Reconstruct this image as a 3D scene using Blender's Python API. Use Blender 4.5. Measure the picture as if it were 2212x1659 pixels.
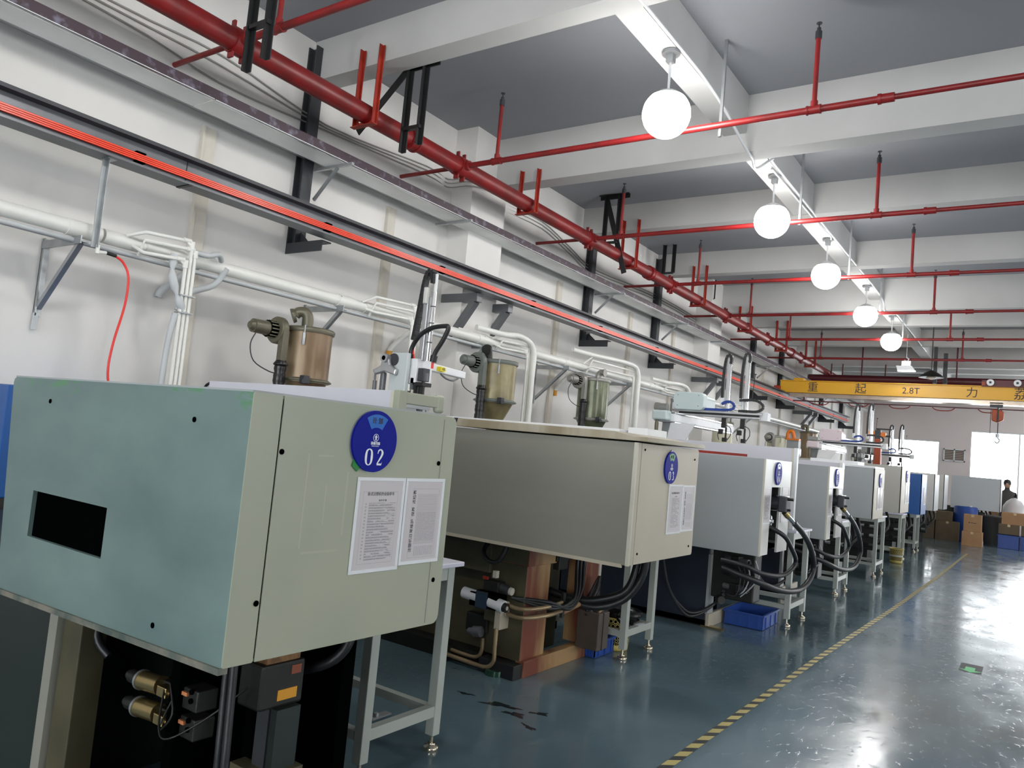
import bpy, bmesh, math, random
from mathutils import Vector, Matrix
random.seed(7)
for o in list(bpy.data.objects): bpy.data.objects.remove(o)
S = bpy.context.scene
COL = S.collection
PI = math.pi

# ---------------------------------------------------------------- camera
cam_data = bpy.data.cameras.new('camera'); cam = bpy.data.objects.new('camera', cam_data); COL.objects.link(cam)
cam_data.sensor_fit = 'HORIZONTAL'; cam_data.sensor_width = 36.0; cam_data.lens = 1661.0 / 2212 * 36.0
cam_data.clip_start = 0.05; cam_data.clip_end = 200
_m = Matrix(((0.82156159, -0.03382771, 0.56911532), (0.5624496, -0.11510253, -0.81878071), (0.09320409, 0.99277746, -0.07553743)))
cam.matrix_world = Matrix.Translation((0, 0, 1.5)) @ _m.to_4x4()
S.camera = cam

# ---------------------------------------------------------------- world, exposure
w = bpy.data.worlds.new('world'); S.world = w; w.use_nodes = True
wn = w.node_tree.nodes['Background']; wn.inputs['Color'].default_value = (0.93, 0.97, 1.0, 1); wn.inputs['Strength'].default_value = 10.0
S.view_settings.view_transform = 'Standard'; S.view_settings.look = 'None'; S.view_settings.gamma = 1.0
S.view_settings.exposure = 0.18; S.view_settings.use_curve_mapping = False
S.cycles.use_denoising = True; S.cycles.max_bounces = 8; S.cycles.diffuse_bounces = 5; S.cycles.glossy_bounces = 4
S.cycles.sample_clamp_indirect = 6.0
LAMP_E = 48.0; FLOOD_E = 20.0

# ---------------------------------------------------------------- room sizes
WX, RX, BY, FY, CZ = -5.94, 8.0, 32.7, -9.0, 5.19

# ---------------------------------------------------------------- materials
def lin(c):
    c = c / 255.0
    return c / 12.92 if c <= 0.04045 else ((c + 0.055) / 1.055) ** 2.4
def rgb(r, g, b): return (lin(r), lin(g), lin(b), 1)
_mats = {}
def mat(name, col, rough=0.5, metal=0.0, var=0.0, scale=6.0, col2=None, bump=0.0, bscale=40.0, spec=0.5, coat=0.0, stretch=(1, 1, 1), thr=(0.35, 0.65), rvar=0.0):
    """Principled material with noise driven colour / roughness / bump."""
    if name in _mats: return _mats[name]
    m = bpy.data.materials.new(name); m.use_nodes = True
    nt = m.node_tree; N = nt.nodes; L = nt.links; b = N['Principled BSDF']
    b.inputs['Base Color'].default_value = col; b.inputs['Roughness'].default_value = rough
    b.inputs['Metallic'].default_value = metal; b.inputs['Specular IOR Level'].default_value = spec
    b.inputs['Coat Weight'].default_value = coat; b.inputs['Coat Roughness'].default_value = 0.08
    tc = N.new('ShaderNodeTexCoord'); mp = N.new('ShaderNodeMapping'); mp.inputs['Scale'].default_value = stretch
    L.new(tc.outputs['Object'], mp.inputs['Vector'])
    if var > 0 or col2 is not None:
        n = N.new('ShaderNodeTexNoise'); n.inputs['Scale'].default_value = scale; n.inputs['Detail'].default_value = 5
        L.new(mp.outputs['Vector'], n.inputs['Vector'])
        r = N.new('ShaderNodeMapRange'); r.inputs['From Min'].default_value = thr[0]; r.inputs['From Max'].default_value = thr[1]
        L.new(n.outputs['Fac'], r.inputs['Value'])
        mx = N.new('ShaderNodeMix'); mx.data_type = 'RGBA'
        c2 = col2 if col2 is not None else tuple(max(0, c * (1 - var)) for c in col[:3]) + (1,)
        mx.inputs['A'].default_value = col; mx.inputs['B'].default_value = c2
        L.new(r.outputs['Result'], mx.inputs['Factor']); L.new(mx.outputs['Result'], b.inputs['Base Color'])
        if rvar:
            rr = N.new('ShaderNodeMapRange'); rr.inputs['To Min'].default_value = rough; rr.inputs['To Max'].default_value = rough + rvar
            L.new(r.outputs['Result'], rr.inputs['Value']); L.new(rr.outputs['Result'], b.inputs['Roughness'])
    if bump > 0:
        n2 = N.new('ShaderNodeTexNoise'); n2.inputs['Scale'].default_value = bscale; n2.inputs['Detail'].default_value = 4
        L.new(mp.outputs['Vector'], n2.inputs['Vector'])
        bp = N.new('ShaderNodeBump'); bp.inputs['Strength'].default_value = bump; bp.inputs['Distance'].default_value = 0.01
        L.new(n2.outputs['Fac'], bp.inputs['Height']); L.new(bp.outputs['Normal'], b.inputs['Normal'])
    _mats[name] = m
    return m
def emis(name, col, s):
    if name in _mats: return _mats[name]
    m = bpy.data.materials.new(name); m.use_nodes = True
    b = m.node_tree.nodes['Principled BSDF']; b.inputs['Base Color'].default_value = col
    b.inputs['Emission Color'].default_value = col; b.inputs['Emission Strength'].default_value = s
    _mats[name] = m
    return m

# ---------------------------------------------------------------- geometry helpers
def V(*a): return Vector(a)
def frame(d):
    d = d.normalized(); up = Vector((0, 0, 1)) if abs(d.z) < 0.95 else Vector((1, 0, 0))
    a = d.cross(up).normalized(); return a, a.cross(d).normalized()
class MB:
    def __init__(s): s.v = []; s.f = []; s.sm = []
    def add(s, vs, fs, smooth=False):
        o = len(s.v); s.v += [tuple(p) for p in vs]
        for f in fs: s.f.append(tuple(i + o for i in f)); s.sm.append(smooth)
        return s
    def box(s, x0, x1, y0, y1, z0, z1):
        x0, x1 = min(x0, x1), max(x0, x1); y0, y1 = min(y0, y1), max(y0, y1); z0, z1 = min(z0, z1), max(z0, z1)
        vs = [(x, y, z) for z in (z0, z1) for y in (y0, y1) for x in (x0, x1)]
        return s.add(vs, [(0, 2, 3, 1), (4, 5, 7, 6), (0, 1, 5, 4), (2, 6, 7, 3), (0, 4, 6, 2), (1, 3, 7, 5)])
    def bar(s, p, q, wd, h, up=None):
        """box beam from p to q, section wd (sideways) x h (up)"""
        p, q = Vector(p), Vector(q); d = (q - p).normalized()
        if up is None: a, b = frame(d)
        else: b = Vector(up); a = d.cross(b).normalized(); b = a.cross(d).normalized()
        vs = []
        for c in (p, q):
            for sa, sb in ((-1, -1), (1, -1), (1, 1), (-1, 1)): vs.append(c + a * sa * wd / 2 + b * sb * h / 2)
        return s.add(vs, [(0, 3, 2, 1), (4, 5, 6, 7), (0, 1, 5, 4), (1, 2, 6, 5), (2, 3, 7, 6), (3, 0, 4, 7)])
    def cyl(s, p, q, r, r2=None, n=14, cap=True):
        p, q = Vector(p), Vector(q); r2 = r if r2 is None else r2; a, b = frame(q - p)
        vs = [p + (a * math.cos(2 * PI * i / n) + b * math.sin(2 * PI * i / n)) * r for i in range(n)]
        vs += [q + (a * math.cos(2 * PI * i / n) + b * math.sin(2 * PI * i / n)) * r2 for i in range(n)]
        s.add(vs, [(i, (i + 1) % n, n + (i + 1) % n, n + i) for i in range(n)], True)
        if cap: s.add(vs, [tuple(range(n - 1, -1, -1)), tuple(range(n, 2 * n))])
        return s
    def tube(s, pts, r, n=10, smooth=4, closed=False):
        pts = [Vector(p) for p in pts]
        if smooth and len(pts) > 2:
            out = []
            for i in range(len(pts) - 1):
                p0 = pts[max(i - 1, 0)]; p1 = pts[i]; p2 = pts[i + 1]; p3 = pts[min(i + 2, len(pts) - 1)]
                for k in range(smooth):
                    t = k / smooth
                    out.append(0.5 * ((2 * p1) + (p2 - p0) * t + (2 * p0 - 5 * p1 + 4 * p2 - p3) * t * t + (3 * p1 - p0 - 3 * p2 + p3) * t ** 3))
            pts = out + [pts[-1]]
        rs = r if isinstance(r, (list, tuple)) else None
        vs = []; a = None
        for i, p in enumerate(pts):
            d = (pts[min(i + 1, len(pts) - 1)] - pts[max(i - 1, 0)])
            if d.length < 1e-9: d = Vector((0, 0, 1))
            d.normalize()
            if a is None: a, b = frame(d)
            else:
                a = (a - d * a.dot(d)).normalized(); b = a.cross(d)
            rr = r if rs is None else rs[i % len(rs)]
            for k in range(n): vs.append(p + (a * math.cos(2 * PI * k / n) + b * math.sin(2 * PI * k / n)) * rr)
        fs = []
        for i in range(len(pts) - 1):
            for k in range(n): fs.append((i * n + k, i * n + (k + 1) % n, (i + 1) * n + (k + 1) % n, (i + 1) * n + k))
        s.add(vs, fs, True)
        m = len(vs); s.add(vs[:n], [tuple(range(n))]); s.add(vs[m - n:], [tuple(range(n - 1, -1, -1))])
        return s
    def lathe(s, c, prof, n=24, axis='z', cap=True):
        """prof: list of (r, h) along the axis from c"""
        vs = []
        for r, h in prof:
            for k in range(n):
                u, v = r * math.cos(2 * PI * k / n), r * math.sin(2 * PI * k / n)
                vs.append({'z': (c[0] + u, c[1] + v, c[2] + h), 'x': (c[0] + h, c[1] + u, c[2] + v), 'y': (c[0] + u, c[1] + h, c[2] + v)}[axis])
        fs = [(i * n + k, i * n + (k + 1) % n, (i + 1) * n + (k + 1) % n, (i + 1) * n + k) for i in range(len(prof) - 1) for k in range(n)]
        s.add(vs, fs, True)
        if not cap: return s
        if prof[0][0] > 1e-4: s.add(vs[:n], [tuple(range(n - 1, -1, -1))])
        if prof[-1][0] > 1e-4: s.add(vs[-n:], [tuple(range(n))])
        return s
    def prism(s, poly, axis, a0, a1):
        """polygon in the two other axes (x,y | x,z | y,z) extruded along axis"""
        def pt(u, v, t): return {'z': (u, v, t), 'y': (u, t, v), 'x': (t, u, v)}[axis]
        n = len(poly); vs = [pt(u, v, a0) for u, v in poly] + [pt(u, v, a1) for u, v in poly]
        return s.add(vs, [tuple(range(n)), tuple(range(2 * n - 1, n - 1, -1))] + [(i, i + n, (i + 1) % n + n, (i + 1) % n) for i in range(n)])
    def build(s, name, m, parent=None, bevel=0.0, seg=2):
        me = bpy.data.meshes.new(name); me.from_pydata(s.v, [], s.f)
        bm = bmesh.new(); bm.from_mesh(me); bmesh.ops.recalc_face_normals(bm, faces=bm.faces[:])
        bm.to_mesh(me); bm.free()
        me.polygons.foreach_set('use_smooth', s.sm); me.materials.append(m); me.update()
        o = bpy.data.objects.new(name, me); COL.objects.link(o)
        if bevel > 0:
            b = o.modifiers.new('bevel', 'BEVEL'); b.width = bevel; b.segments = seg; b.limit_method = 'ANGLE'; b.angle_limit = 0.7
        if parent is not None: o.parent = parent
        return o
def rrect(u0, u1, v0, v1, r, n=4, corners=(1, 1, 1, 1)):
    """rounded rectangle polygon; corners: bl, br, tr, tl"""
    out = []
    for (cu, cv, a0, on) in ((u0 + r, v0 + r, PI, corners[0]), (u1 - r, v0 + r, 1.5 * PI, corners[1]), (u1 - r, v1 - r, 0, corners[2]), (u0 + r, v1 - r, .5 * PI, corners[3])):
        if on:
            for i in range(n + 1): a = a0 + .5 * PI * i / n; out.append((cu + r * math.cos(a), cv + r * math.sin(a)))
        else:
            out.append((u0 if cu < (u0 + u1) / 2 else u1, v0 if cv < (v0 + v1) / 2 else v1))
    return out
def empty(name, loc, label, cat, group=None):
    o = bpy.data.objects.new(name, None); COL.objects.link(o); o.location = loc; o.empty_display_size = 0.1
    o['label'] = label; o['category'] = cat
    if group: o['group'] = group
    return o
def tag(o, label, cat, group=None):
    o['label'] = label; o['category'] = cat
    if group: o['group'] = group
    return o
def struct(o): o['kind'] = 'structure'; return o
def stuff(o): o['kind'] = 'stuff'; return o
KIDS = {}
def copy_tree(o, parent=None):
    c = o.copy(); COL.objects.link(c)
    if parent is not None: c.parent = parent
    for ch in list(o.children): copy_tree(ch, c)
    return c
def text(s, size, m, name, parent=None, loc=(0, 0, 0), face='x', depth=0.0008, sx=1.0, rot=0.0, align='CENTER', bold=0.0):
    """flat lettering as a mesh; face 'x' = on a wall facing +x (reads towards +y), '-y' = on a wall facing -y (reads towards +x), 'z' = floor"""
    cu = bpy.data.curves.new(name, 'FONT'); cu.body = s; cu.size = size; cu.align_x = align; cu.align_y = 'CENTER'; cu.extrude = depth; cu.offset = bold
    cu.resolution_u = 3
    t = bpy.data.objects.new('tmp', cu); COL.objects.link(t)
    dg = bpy.context.evaluated_depsgraph_get(); me = bpy.data.meshes.new_from_object(t.evaluated_get(dg))
    bpy.data.objects.remove(t)
    base = {'x': Matrix(((0, 0, 1), (1, 0, 0), (0, 1, 0))), '-y': Matrix(((1, 0, 0), (0, 0, -1), (0, 1, 0))), 'z': Matrix.Identity(3)}[face].to_4x4()
    me.transform(Matrix.Translation(loc) @ base @ Matrix.Rotation(rot, 4, 'Z') @ Matrix.Diagonal((sx, 1, 1, 1)))
    me.materials.clear(); me.materials.append(m)
    o = bpy.data.objects.new(name, me); COL.objects.link(o)
    if parent is not None: o.parent = parent
    return o

# ---------------------------------------------------------------- palette
M_wall = mat('wall paint', rgb(232, 230, 226), 0.7, var=0.10, scale=0.9, bump=0.08, bscale=60, stretch=(1, 1, .35))
M_wallb = mat('back wall paint', rgb(228, 217, 213), 0.8, var=0.05, scale=0.7)
M_slab = mat('slab concrete', rgb(150, 152, 157), 0.85, var=0.08, scale=0.6, bump=0.1, bscale=30)
M_beam = mat('beam plaster', rgb(196, 196, 194), 0.8, var=0.10, scale=1.1, bump=0.08, bscale=40)
M_white = mat('white enamel', rgb(228, 230, 232), 0.4, var=0.05)
M_pvc = mat('white pvc', rgb(236, 236, 230), 0.32, var=0.06, scale=3)
M_pvcold = mat('old grey pvc', rgb(196, 200, 202), 0.45, var=0.12, scale=4)
M_red = mat('red pipe paint', rgb(138, 24, 26), 0.42, var=0.25, scale=5, col2=rgb(112, 28, 27))
M_redor = mat('orange red paint', rgb(164, 44, 28), 0.45, var=0.3, scale=8)
M_maroon = mat('maroon paint', rgb(92, 30, 38), 0.4, var=0.1)
M_black = mat('black paint', rgb(26, 27, 28), 0.45)
M_rubber = mat('black rubber', rgb(30, 31, 33), 0.42, bump=0.05, bscale=80)
M_steel = mat('dark steel', rgb(112, 114, 118), 0.4, metal=0.35, var=0.2, scale=3)
M_post = mat('primer grey steel', rgb(62, 64, 68), 0.5, metal=0.2, var=0.15, scale=4)
M_galv = mat('galvanised steel', rgb(176, 180, 182), 0.34, metal=0.75, var=0.16, scale=9, rvar=0.12)
M_galvs = mat('galvanised sheet', rgb(240, 242, 242), 0.35, metal=0.1, var=0.10, scale=2.2, rvar=0.12)
M_angle = mat('rusty mottled angle', rgb(66, 52, 60), 0.45, metal=0.1, col2=rgb(116, 112, 128), scale=11, thr=(.54, .70))
M_rail = mat('conductor orange', rgb(255, 72, 36), 0.32, var=0.12, scale=10, spec=0.6)
M_raild = mat('conductor dark', rgb(150, 30, 22), 0.5)
M_chrome = mat('chrome', rgb(215, 216, 218), 0.16, metal=1.0)
M_alu = mat('aluminium', rgb(196, 198, 200), 0.32, metal=0.8, var=0.06)
M_brass = mat('brass', rgb(182, 160, 112), 0.25, metal=0.9)
M_tblue = mat('pale teal paint', rgb(113, 135, 131), 0.34, var=0.2, scale=1.6, col2=rgb(92, 113, 112), stretch=(1, 1, 1.8), bump=0.02, bscale=60)
M_green = mat('sage green paint', rgb(168, 171, 151), 0.42, var=0.10, scale=1.6, col2=rgb(156, 163, 143))
M_olive = mat('grey olive paint', rgb(146, 145, 134), 0.38, var=0.12, scale=1.1, stretch=(.6, 1, 2.4))
M_beige = mat('beige paint', rgb(190, 182, 164), 0.45, var=0.10, scale=1.3, col2=rgb(180, 170, 150))
M_cream = mat('cream trim paint', rgb(206, 202, 186), 0.4, var=0.06)
M_mgrey = mat('machine grey paint', rgb(162, 167, 168), 0.42, var=0.10, scale=1.2)
M_mwhite = mat('machine white paint', rgb(208, 208, 202), 0.34, var=0.08, scale=2)
M_blue = mat('machine blue paint', rgb(28, 88, 160), 0.4, var=0.1)
M_navy = mat('navy base paint', rgb(38, 46, 60), 0.42, var=0.2, scale=3)
M_dark = mat('oily dark steel', rgb(36, 37, 34), 0.45, metal=0.2, var=0.3, scale=5)
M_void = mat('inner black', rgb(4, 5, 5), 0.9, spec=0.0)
M_dgreen = mat('dark green base paint', rgb(30, 42, 38), 0.5, var=0.25, scale=2)
M_tan = mat('stained tan paint', rgb(166, 134, 92), 0.42, col2=rgb(116, 62, 44), scale=4.2, thr=(.47, .62), stretch=(1, 1, .2))
M_foot = mat('nickel foot', rgb(196, 188, 168), 0.22, metal=0.9)
M_olivec = mat('oily olive casting and shade', rgb(88, 84, 62), 0.45, var=0.45, scale=3)
M_table = mat('table grey enamel', rgb(176, 182, 174), 0.4, var=0.05)
M_ttop = mat('white laminate', rgb(214, 214, 226), 0.3)
M_lav = mat('white guard panel', rgb(206, 206, 214), 0.35, var=0.03)
M_hop = mat('translucent brown hopper', rgb(142, 126, 98), 0.34, metal=0.25, var=0.3, scale=4, col2=rgb(122, 96, 72), stretch=(1, 1, .5))
M_hop2 = mat('oily khaki hopper', rgb(150, 140, 104), 0.34, metal=0.15, var=0.25, scale=5, col2=rgb(118, 108, 78))
M_hop3 = mat('oily green hopper', rgb(118, 124, 100), 0.26, metal=0.2, var=0.25, scale=5, col2=rgb(92, 96, 74))
M_hop4 = mat('pale cream hopper', rgb(206, 204, 178), 0.36, var=0.08)
M_hopt = mat('hopper trim', rgb(112, 108, 90), 0.4, metal=0.3, var=0.2)
M_duct = mat('black duct', rgb(34, 33, 34), 0.3, metal=0.2)
M_signb = mat('sign blue', rgb(20, 30, 140), 0.5, spec=0.1)
M_signl = mat('sign light blue', rgb(28, 104, 190), 0.2)
M_signw = mat('sign white', rgb(232, 236, 240), 0.4)
M_ink = mat('print ink', rgb(58, 56, 62), 0.7)
M_redink = mat('red print ink', rgb(206, 96, 92), 0.7)
M_sgreen = mat('sign green', rgb(24, 128, 52), 0.3)
M_crane = mat('crane yellow', rgb(226, 170, 34), 0.38, var=0.08, scale=1)
M_label = mat('orange label', rgb(214, 150, 40), 0.5)
M_yel = mat('yellow label', rgb(238, 222, 40), 0.5)
M_hoist = mat('hoist orange', rgb(172, 74, 34), 0.5, var=0.3)
M_basket = mat('yellow plastic', rgb(206, 188, 106), 0.45, var=0.1)
M_bag = mat('black bin bag', rgb(10, 10, 11), 0.25, bump=0.6, bscale=18)
M_crate = mat('blue plastic', rgb(38, 78, 160), 0.4, var=0.08)
M_card = mat('cardboard', rgb(176, 136, 98), 0.8, var=0.08)
M_cardd = mat('dusty cardboard', rgb(112, 98, 78), 0.85, var=0.15)
M_orange = mat('orange plastic', rgb(226, 120, 26), 0.4)
M_hosered = mat('red air hose', rgb(230, 48, 42), 0.35)
M_cable = mat('grey cable', rgb(150, 148, 144), 0.5)
M_bluec = mat('blue cable chain', rgb(24, 60, 140), 0.45)
M_plastic = mat('clear plastic bag', rgb(208, 206, 208), 0.3)

# floor: glossy grey green epoxy with scratches
def floor_material():
    m = bpy.data.materials.new('epoxy floor'); m.use_nodes = True; nt = m.node_tree; N = nt.nodes; L = nt.links; b = N['Principled BSDF']
    tc = N.new('ShaderNodeTexCoord')
    n1 = N.new('ShaderNodeTexNoise'); n1.inputs['Scale'].default_value = 0.55; n1.inputs['Detail'].default_value = 6; L.new(tc.outputs['Object'], n1.inputs['Vector'])
    cr = N.new('ShaderNodeValToRGB'); cr.color_ramp.elements[0].position = .35; cr.color_ramp.elements[0].color = rgb(80, 100, 108)
    cr.color_ramp.elements[1].position = .68; cr.color_ramp.elements[1].color = rgb(106, 129, 138); L.new(n1.outputs['Fac'], cr.inputs['Fac'])
    sx = N.new('ShaderNodeSeparateXYZ'); L.new(tc.outputs['Object'], sx.inputs[0])
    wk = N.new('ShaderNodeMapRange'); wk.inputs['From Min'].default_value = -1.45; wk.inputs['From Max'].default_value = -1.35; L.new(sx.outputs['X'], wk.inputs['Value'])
    wm = N.new('ShaderNodeMix'); wm.data_type = 'RGBA'; wm.inputs['B'].default_value = rgb(124, 142, 154)  # lighter blue-grey right of the tape paints in the reflected daylight
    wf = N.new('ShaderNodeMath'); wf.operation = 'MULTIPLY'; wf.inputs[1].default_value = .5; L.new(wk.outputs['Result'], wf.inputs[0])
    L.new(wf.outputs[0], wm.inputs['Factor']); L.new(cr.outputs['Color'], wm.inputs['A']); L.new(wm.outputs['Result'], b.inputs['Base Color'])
    n2 = N.new('ShaderNodeTexNoise'); n2.inputs['Scale'].default_value = 3.0; n2.inputs['Detail'].default_value = 8; n2.inputs['Roughness'].default_value = .7
    mp = N.new('ShaderNodeMapping'); mp.inputs['Scale'].default_value = (1.0, .5, 1); L.new(tc.outputs['Object'], mp.inputs['Vector']); L.new(mp.outputs['Vector'], n2.inputs['Vector'])
    mr = N.new('ShaderNodeMapRange'); mr.inputs['From Min'].default_value = .35; mr.inputs['From Max'].default_value = .7; mr.inputs['To Min'].default_value = .07; mr.inputs['To Max'].default_value = .24
    L.new(n2.outputs['Fac'], mr.inputs['Value'])
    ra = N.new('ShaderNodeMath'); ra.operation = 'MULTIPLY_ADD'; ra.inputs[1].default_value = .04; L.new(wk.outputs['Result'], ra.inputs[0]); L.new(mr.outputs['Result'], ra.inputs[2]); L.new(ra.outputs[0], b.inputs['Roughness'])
    n3 = N.new('ShaderNodeTexNoise'); n3.inputs['Scale'].default_value = 2.2; n3.inputs['Detail'].default_value = 3; L.new(tc.outputs['Object'], n3.inputs['Vector'])
    bp = N.new('ShaderNodeBump'); bp.inputs['Strength'].default_value = .10; bp.inputs['Distance'].default_value = .03; L.new(n3.outputs['Fac'], bp.inputs['Height'])
    n4 = N.new('ShaderNodeTexNoise'); n4.inputs['Scale'].default_value = 26; n4.inputs['Detail'].default_value = 5; L.new(mp.outputs['Vector'], n4.inputs['Vector'])
    mr4 = N.new('ShaderNodeMapRange'); mr4.inputs['From Min'].default_value = .60; mr4.inputs['From Max'].default_value = .70; L.new(n4.outputs['Fac'], mr4.inputs['Value'])
    bp2 = N.new('ShaderNodeBump'); bp2.inputs['Strength'].default_value = .22; bp2.inputs['Distance'].default_value = .003; L.new(mr4.outputs['Result'], bp2.inputs['Height'])
    L.new(bp.outputs['Normal'], bp2.inputs['Normal']); L.new(bp2.outputs['Normal'], b.inputs['Normal'])
    b.inputs['Specular IOR Level'].default_value = .65
    return m
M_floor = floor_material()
def chips(m, col, scale, thr, zmin=None):
    """chipped or smeared patches of another paint"""
    nt = m.node_tree; N = nt.nodes; L = nt.links; b = N['Principled BSDF']
    src = b.inputs['Base Color'].links[0].from_socket
    tc = N.new('ShaderNodeTexCoord'); mp = N.new('ShaderNodeMapping'); mp.inputs['Scale'].default_value = (1, 1, 2.4); L.new(tc.outputs['Object'], mp.inputs['Vector'])
    n = N.new('ShaderNodeTexNoise'); n.inputs['Scale'].default_value = scale; n.inputs['Detail'].default_value = 9; n.inputs['Roughness'].default_value = .75; L.new(mp.outputs['Vector'], n.inputs['Vector'])
    r = N.new('ShaderNodeMapRange'); r.inputs['From Min'].default_value = thr; r.inputs['From Max'].default_value = thr + .05; L.new(n.outputs['Fac'], r.inputs['Value']); f = r.outputs['Result']
    if zmin is not None:
        s = N.new('ShaderNodeSeparateXYZ'); L.new(tc.outputs['Object'], s.inputs[0]); z = N.new('ShaderNodeMapRange'); z.inputs['From Min'].default_value = zmin; z.inputs['From Max'].default_value = zmin + .05; L.new(s.outputs['Z'], z.inputs['Value'])
        q = N.new('ShaderNodeMath'); q.operation = 'MULTIPLY'; L.new(f, q.inputs[0]); L.new(z.outputs['Result'], q.inputs[1]); f = q.outputs[0]
    x = N.new('ShaderNodeMix'); x.data_type = 'RGBA'; x.inputs['B'].default_value = col; L.new(src, x.inputs['A']); L.new(f, x.inputs['Factor']); L.new(x.outputs['Result'], b.inputs['Base Color'])
chips(M_tblue, rgb(84, 134, 96), 5, .56, 1.50)
chips(M_tblue, rgb(96, 124, 148), 16, .70)
chips(M_green, rgb(182, 185, 166), 7, .66)
chips(M_beige, rgb(160, 140, 112), 9, .68)
chips(M_tan, rgb(64, 92, 74), 12, .70)
# ================================================================= the setting
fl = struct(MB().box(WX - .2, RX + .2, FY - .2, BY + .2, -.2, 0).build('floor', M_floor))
ce = struct(MB().box(WX - .2, RX + .2, FY - .2, BY + .2, CZ, CZ + .2).build('ceiling', M_slab))
for y0, y1, z in ((-1.0, -.76, 4.6), (1.95, 2.15, 4.79), (4.675, 4.885, 4.79), (7.34, 7.58, 4.6), (10.06, 10.27, 4.79), (12.87, 13.08, 4.79), (15.5, 15.74, 4.6),
                  (18.2, 18.41, 4.79), (21.0, 21.21, 4.79), (23.55, 23.8, 4.6), (26.3, 26.5, 4.79), (29.0, 29.2, 4.79), (31.7, 31.95, 4.6)):
    MB().box(WX, RX, y0, y1, z, CZ + .02).build('beam', M_beam, ce)
MB().box(-2.77, -2.54, FY, BY, 4.797, CZ + .02).build('beam', M_beam, ce)
MB().box(2.9, 3.13, FY, BY, 4.797, CZ + .02).build('beam', M_beam, ce)
wl = struct(MB().box(WX - .2, WX, FY - .2, BY + .2, 0, CZ).build('wall_left', M_wall))
for y in (-1.1, 6.9, 14.9, 22.75, 30.9):
    MB().box(WX - .01, WX + .32, y, y + .68, 0, CZ).build('pilaster', M_wall, wl)
for y in (1.2, 3.6, 5.85, 9.45, 11.85, 13.75, 17.2, 19.6, 21.4, 25.2, 27.6, 29.6):
    mb = MB().box(WX, WX + .03, y, y + .13, 0, 3.92).box(WX + .03, WX + .045, y + .0, y + .02, 0, 3.92)
    mb.build('joint_strip', mat('joint strip paint', rgb(214, 208, 196), .7, var=.08), wl)
MB().box(WX - .005, WX + .02, FY, BY, 4.72, 4.735).build('ledge', M_wall, wl)
WR = [(y, y + 3.0, 1.4, 3.2) for y in (1.2, 7.0, 12.8, 18.6, 24.4)]  # unseen windows added in the right wall for daylight fill
rwm = MB(); yy = FY - .2
for q in WR: rwm.box(RX, RX + .2, yy, q[0], 0, CZ).box(RX, RX + .2, q[0], q[1], 0, q[2]).box(RX, RX + .2, q[0], q[1], q[3], CZ); yy = q[1]
rwm.box(RX, RX + .2, yy, BY + .2, 0, CZ)
struct(rwm.build('wall_right', M_wallb))
WF = [(-5.2, -.6, .9, 3.9), (.6, 5.4, .9, 3.9)]  # unseen windows added behind the camera to light the machine fronts
fw = MB(); xx = WX - .2
for q in WF: fw.box(xx, q[0], FY - .2, FY, 0, CZ).box(q[0], q[1], FY - .2, FY, 0, q[2]).box(q[0], q[1], FY - .2, FY, q[3], CZ); xx = q[1]
fw.box(xx, RX + .2, FY - .2, FY, 0, CZ)
struct(fw.build('wall_front', M_wallb))
WA, WB = (-4.85, -3.15, 1.1, 3.05), (-2.15, 6.8, 1.0, 3.5)
bw = MB()
bw.box(WX - .2, WA[0], BY, BY + .2, 0, CZ).box(WA[1], WB[0], BY, BY + .2, 0, CZ).box(WB[1], RX + .2, BY, BY + .2, 0, CZ)
for q in (WA, WB): bw.box(q[0], q[1], BY, BY + .2, 0, q[2]).box(q[0], q[1], BY, BY + .2, q[3], CZ)
struct(bw.build('wall_back', M_wallb))
def glass_mat():
    m = bpy.data.materials.new('window glass'); m.use_nodes = True; nt = m.node_tree; nt.nodes.clear()
    o = nt.nodes.new('ShaderNodeOutputMaterial'); t = nt.nodes.new('ShaderNodeBsdfTransparent'); g = nt.nodes.new('ShaderNodeBsdfGlossy'); g.inputs['Roughness'].default_value = .02
    f = nt.nodes.new('ShaderNodeFresnel'); f.inputs['IOR'].default_value = 1.45; x = nt.nodes.new('ShaderNodeMixShader')
    nt.links.new(f.outputs[0], x.inputs[0]); nt.links.new(t.outputs[0], x.inputs[1]); nt.links.new(g.outputs[0], x.inputs[2]); nt.links.new(x.outputs[0], o.inputs[0])
    return m
M_glass = glass_mat()
for i, (q, n) in enumerate(((WA, 1), (WB, 6))):
    mb = MB(); x0, x1, z0, z1 = q
    mb.box(x0, x1, BY + .05, BY + .1, z0, z0 + .05).box(x0, x1, BY + .05, BY + .1, z1 - .05, z1)
    win = struct(mb.build('window_%d' % (i + 1), M_white))
    for k in range(n + 1):
        xx = x0 + (x1 - x0) * k / n
        MB().box(xx - .025, xx + .025, BY + .045, BY + .105, z0, z1).build('mullion', M_white, win)
    for k in range(n):
        MB().box(x0 + (x1 - x0) * k / n + .02, x0 + (x1 - x0) * (k + 1) / n - .02, BY + .07, BY + .076, z0 + .04, z1 - .04).build('pane', M_glass, win)

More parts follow.
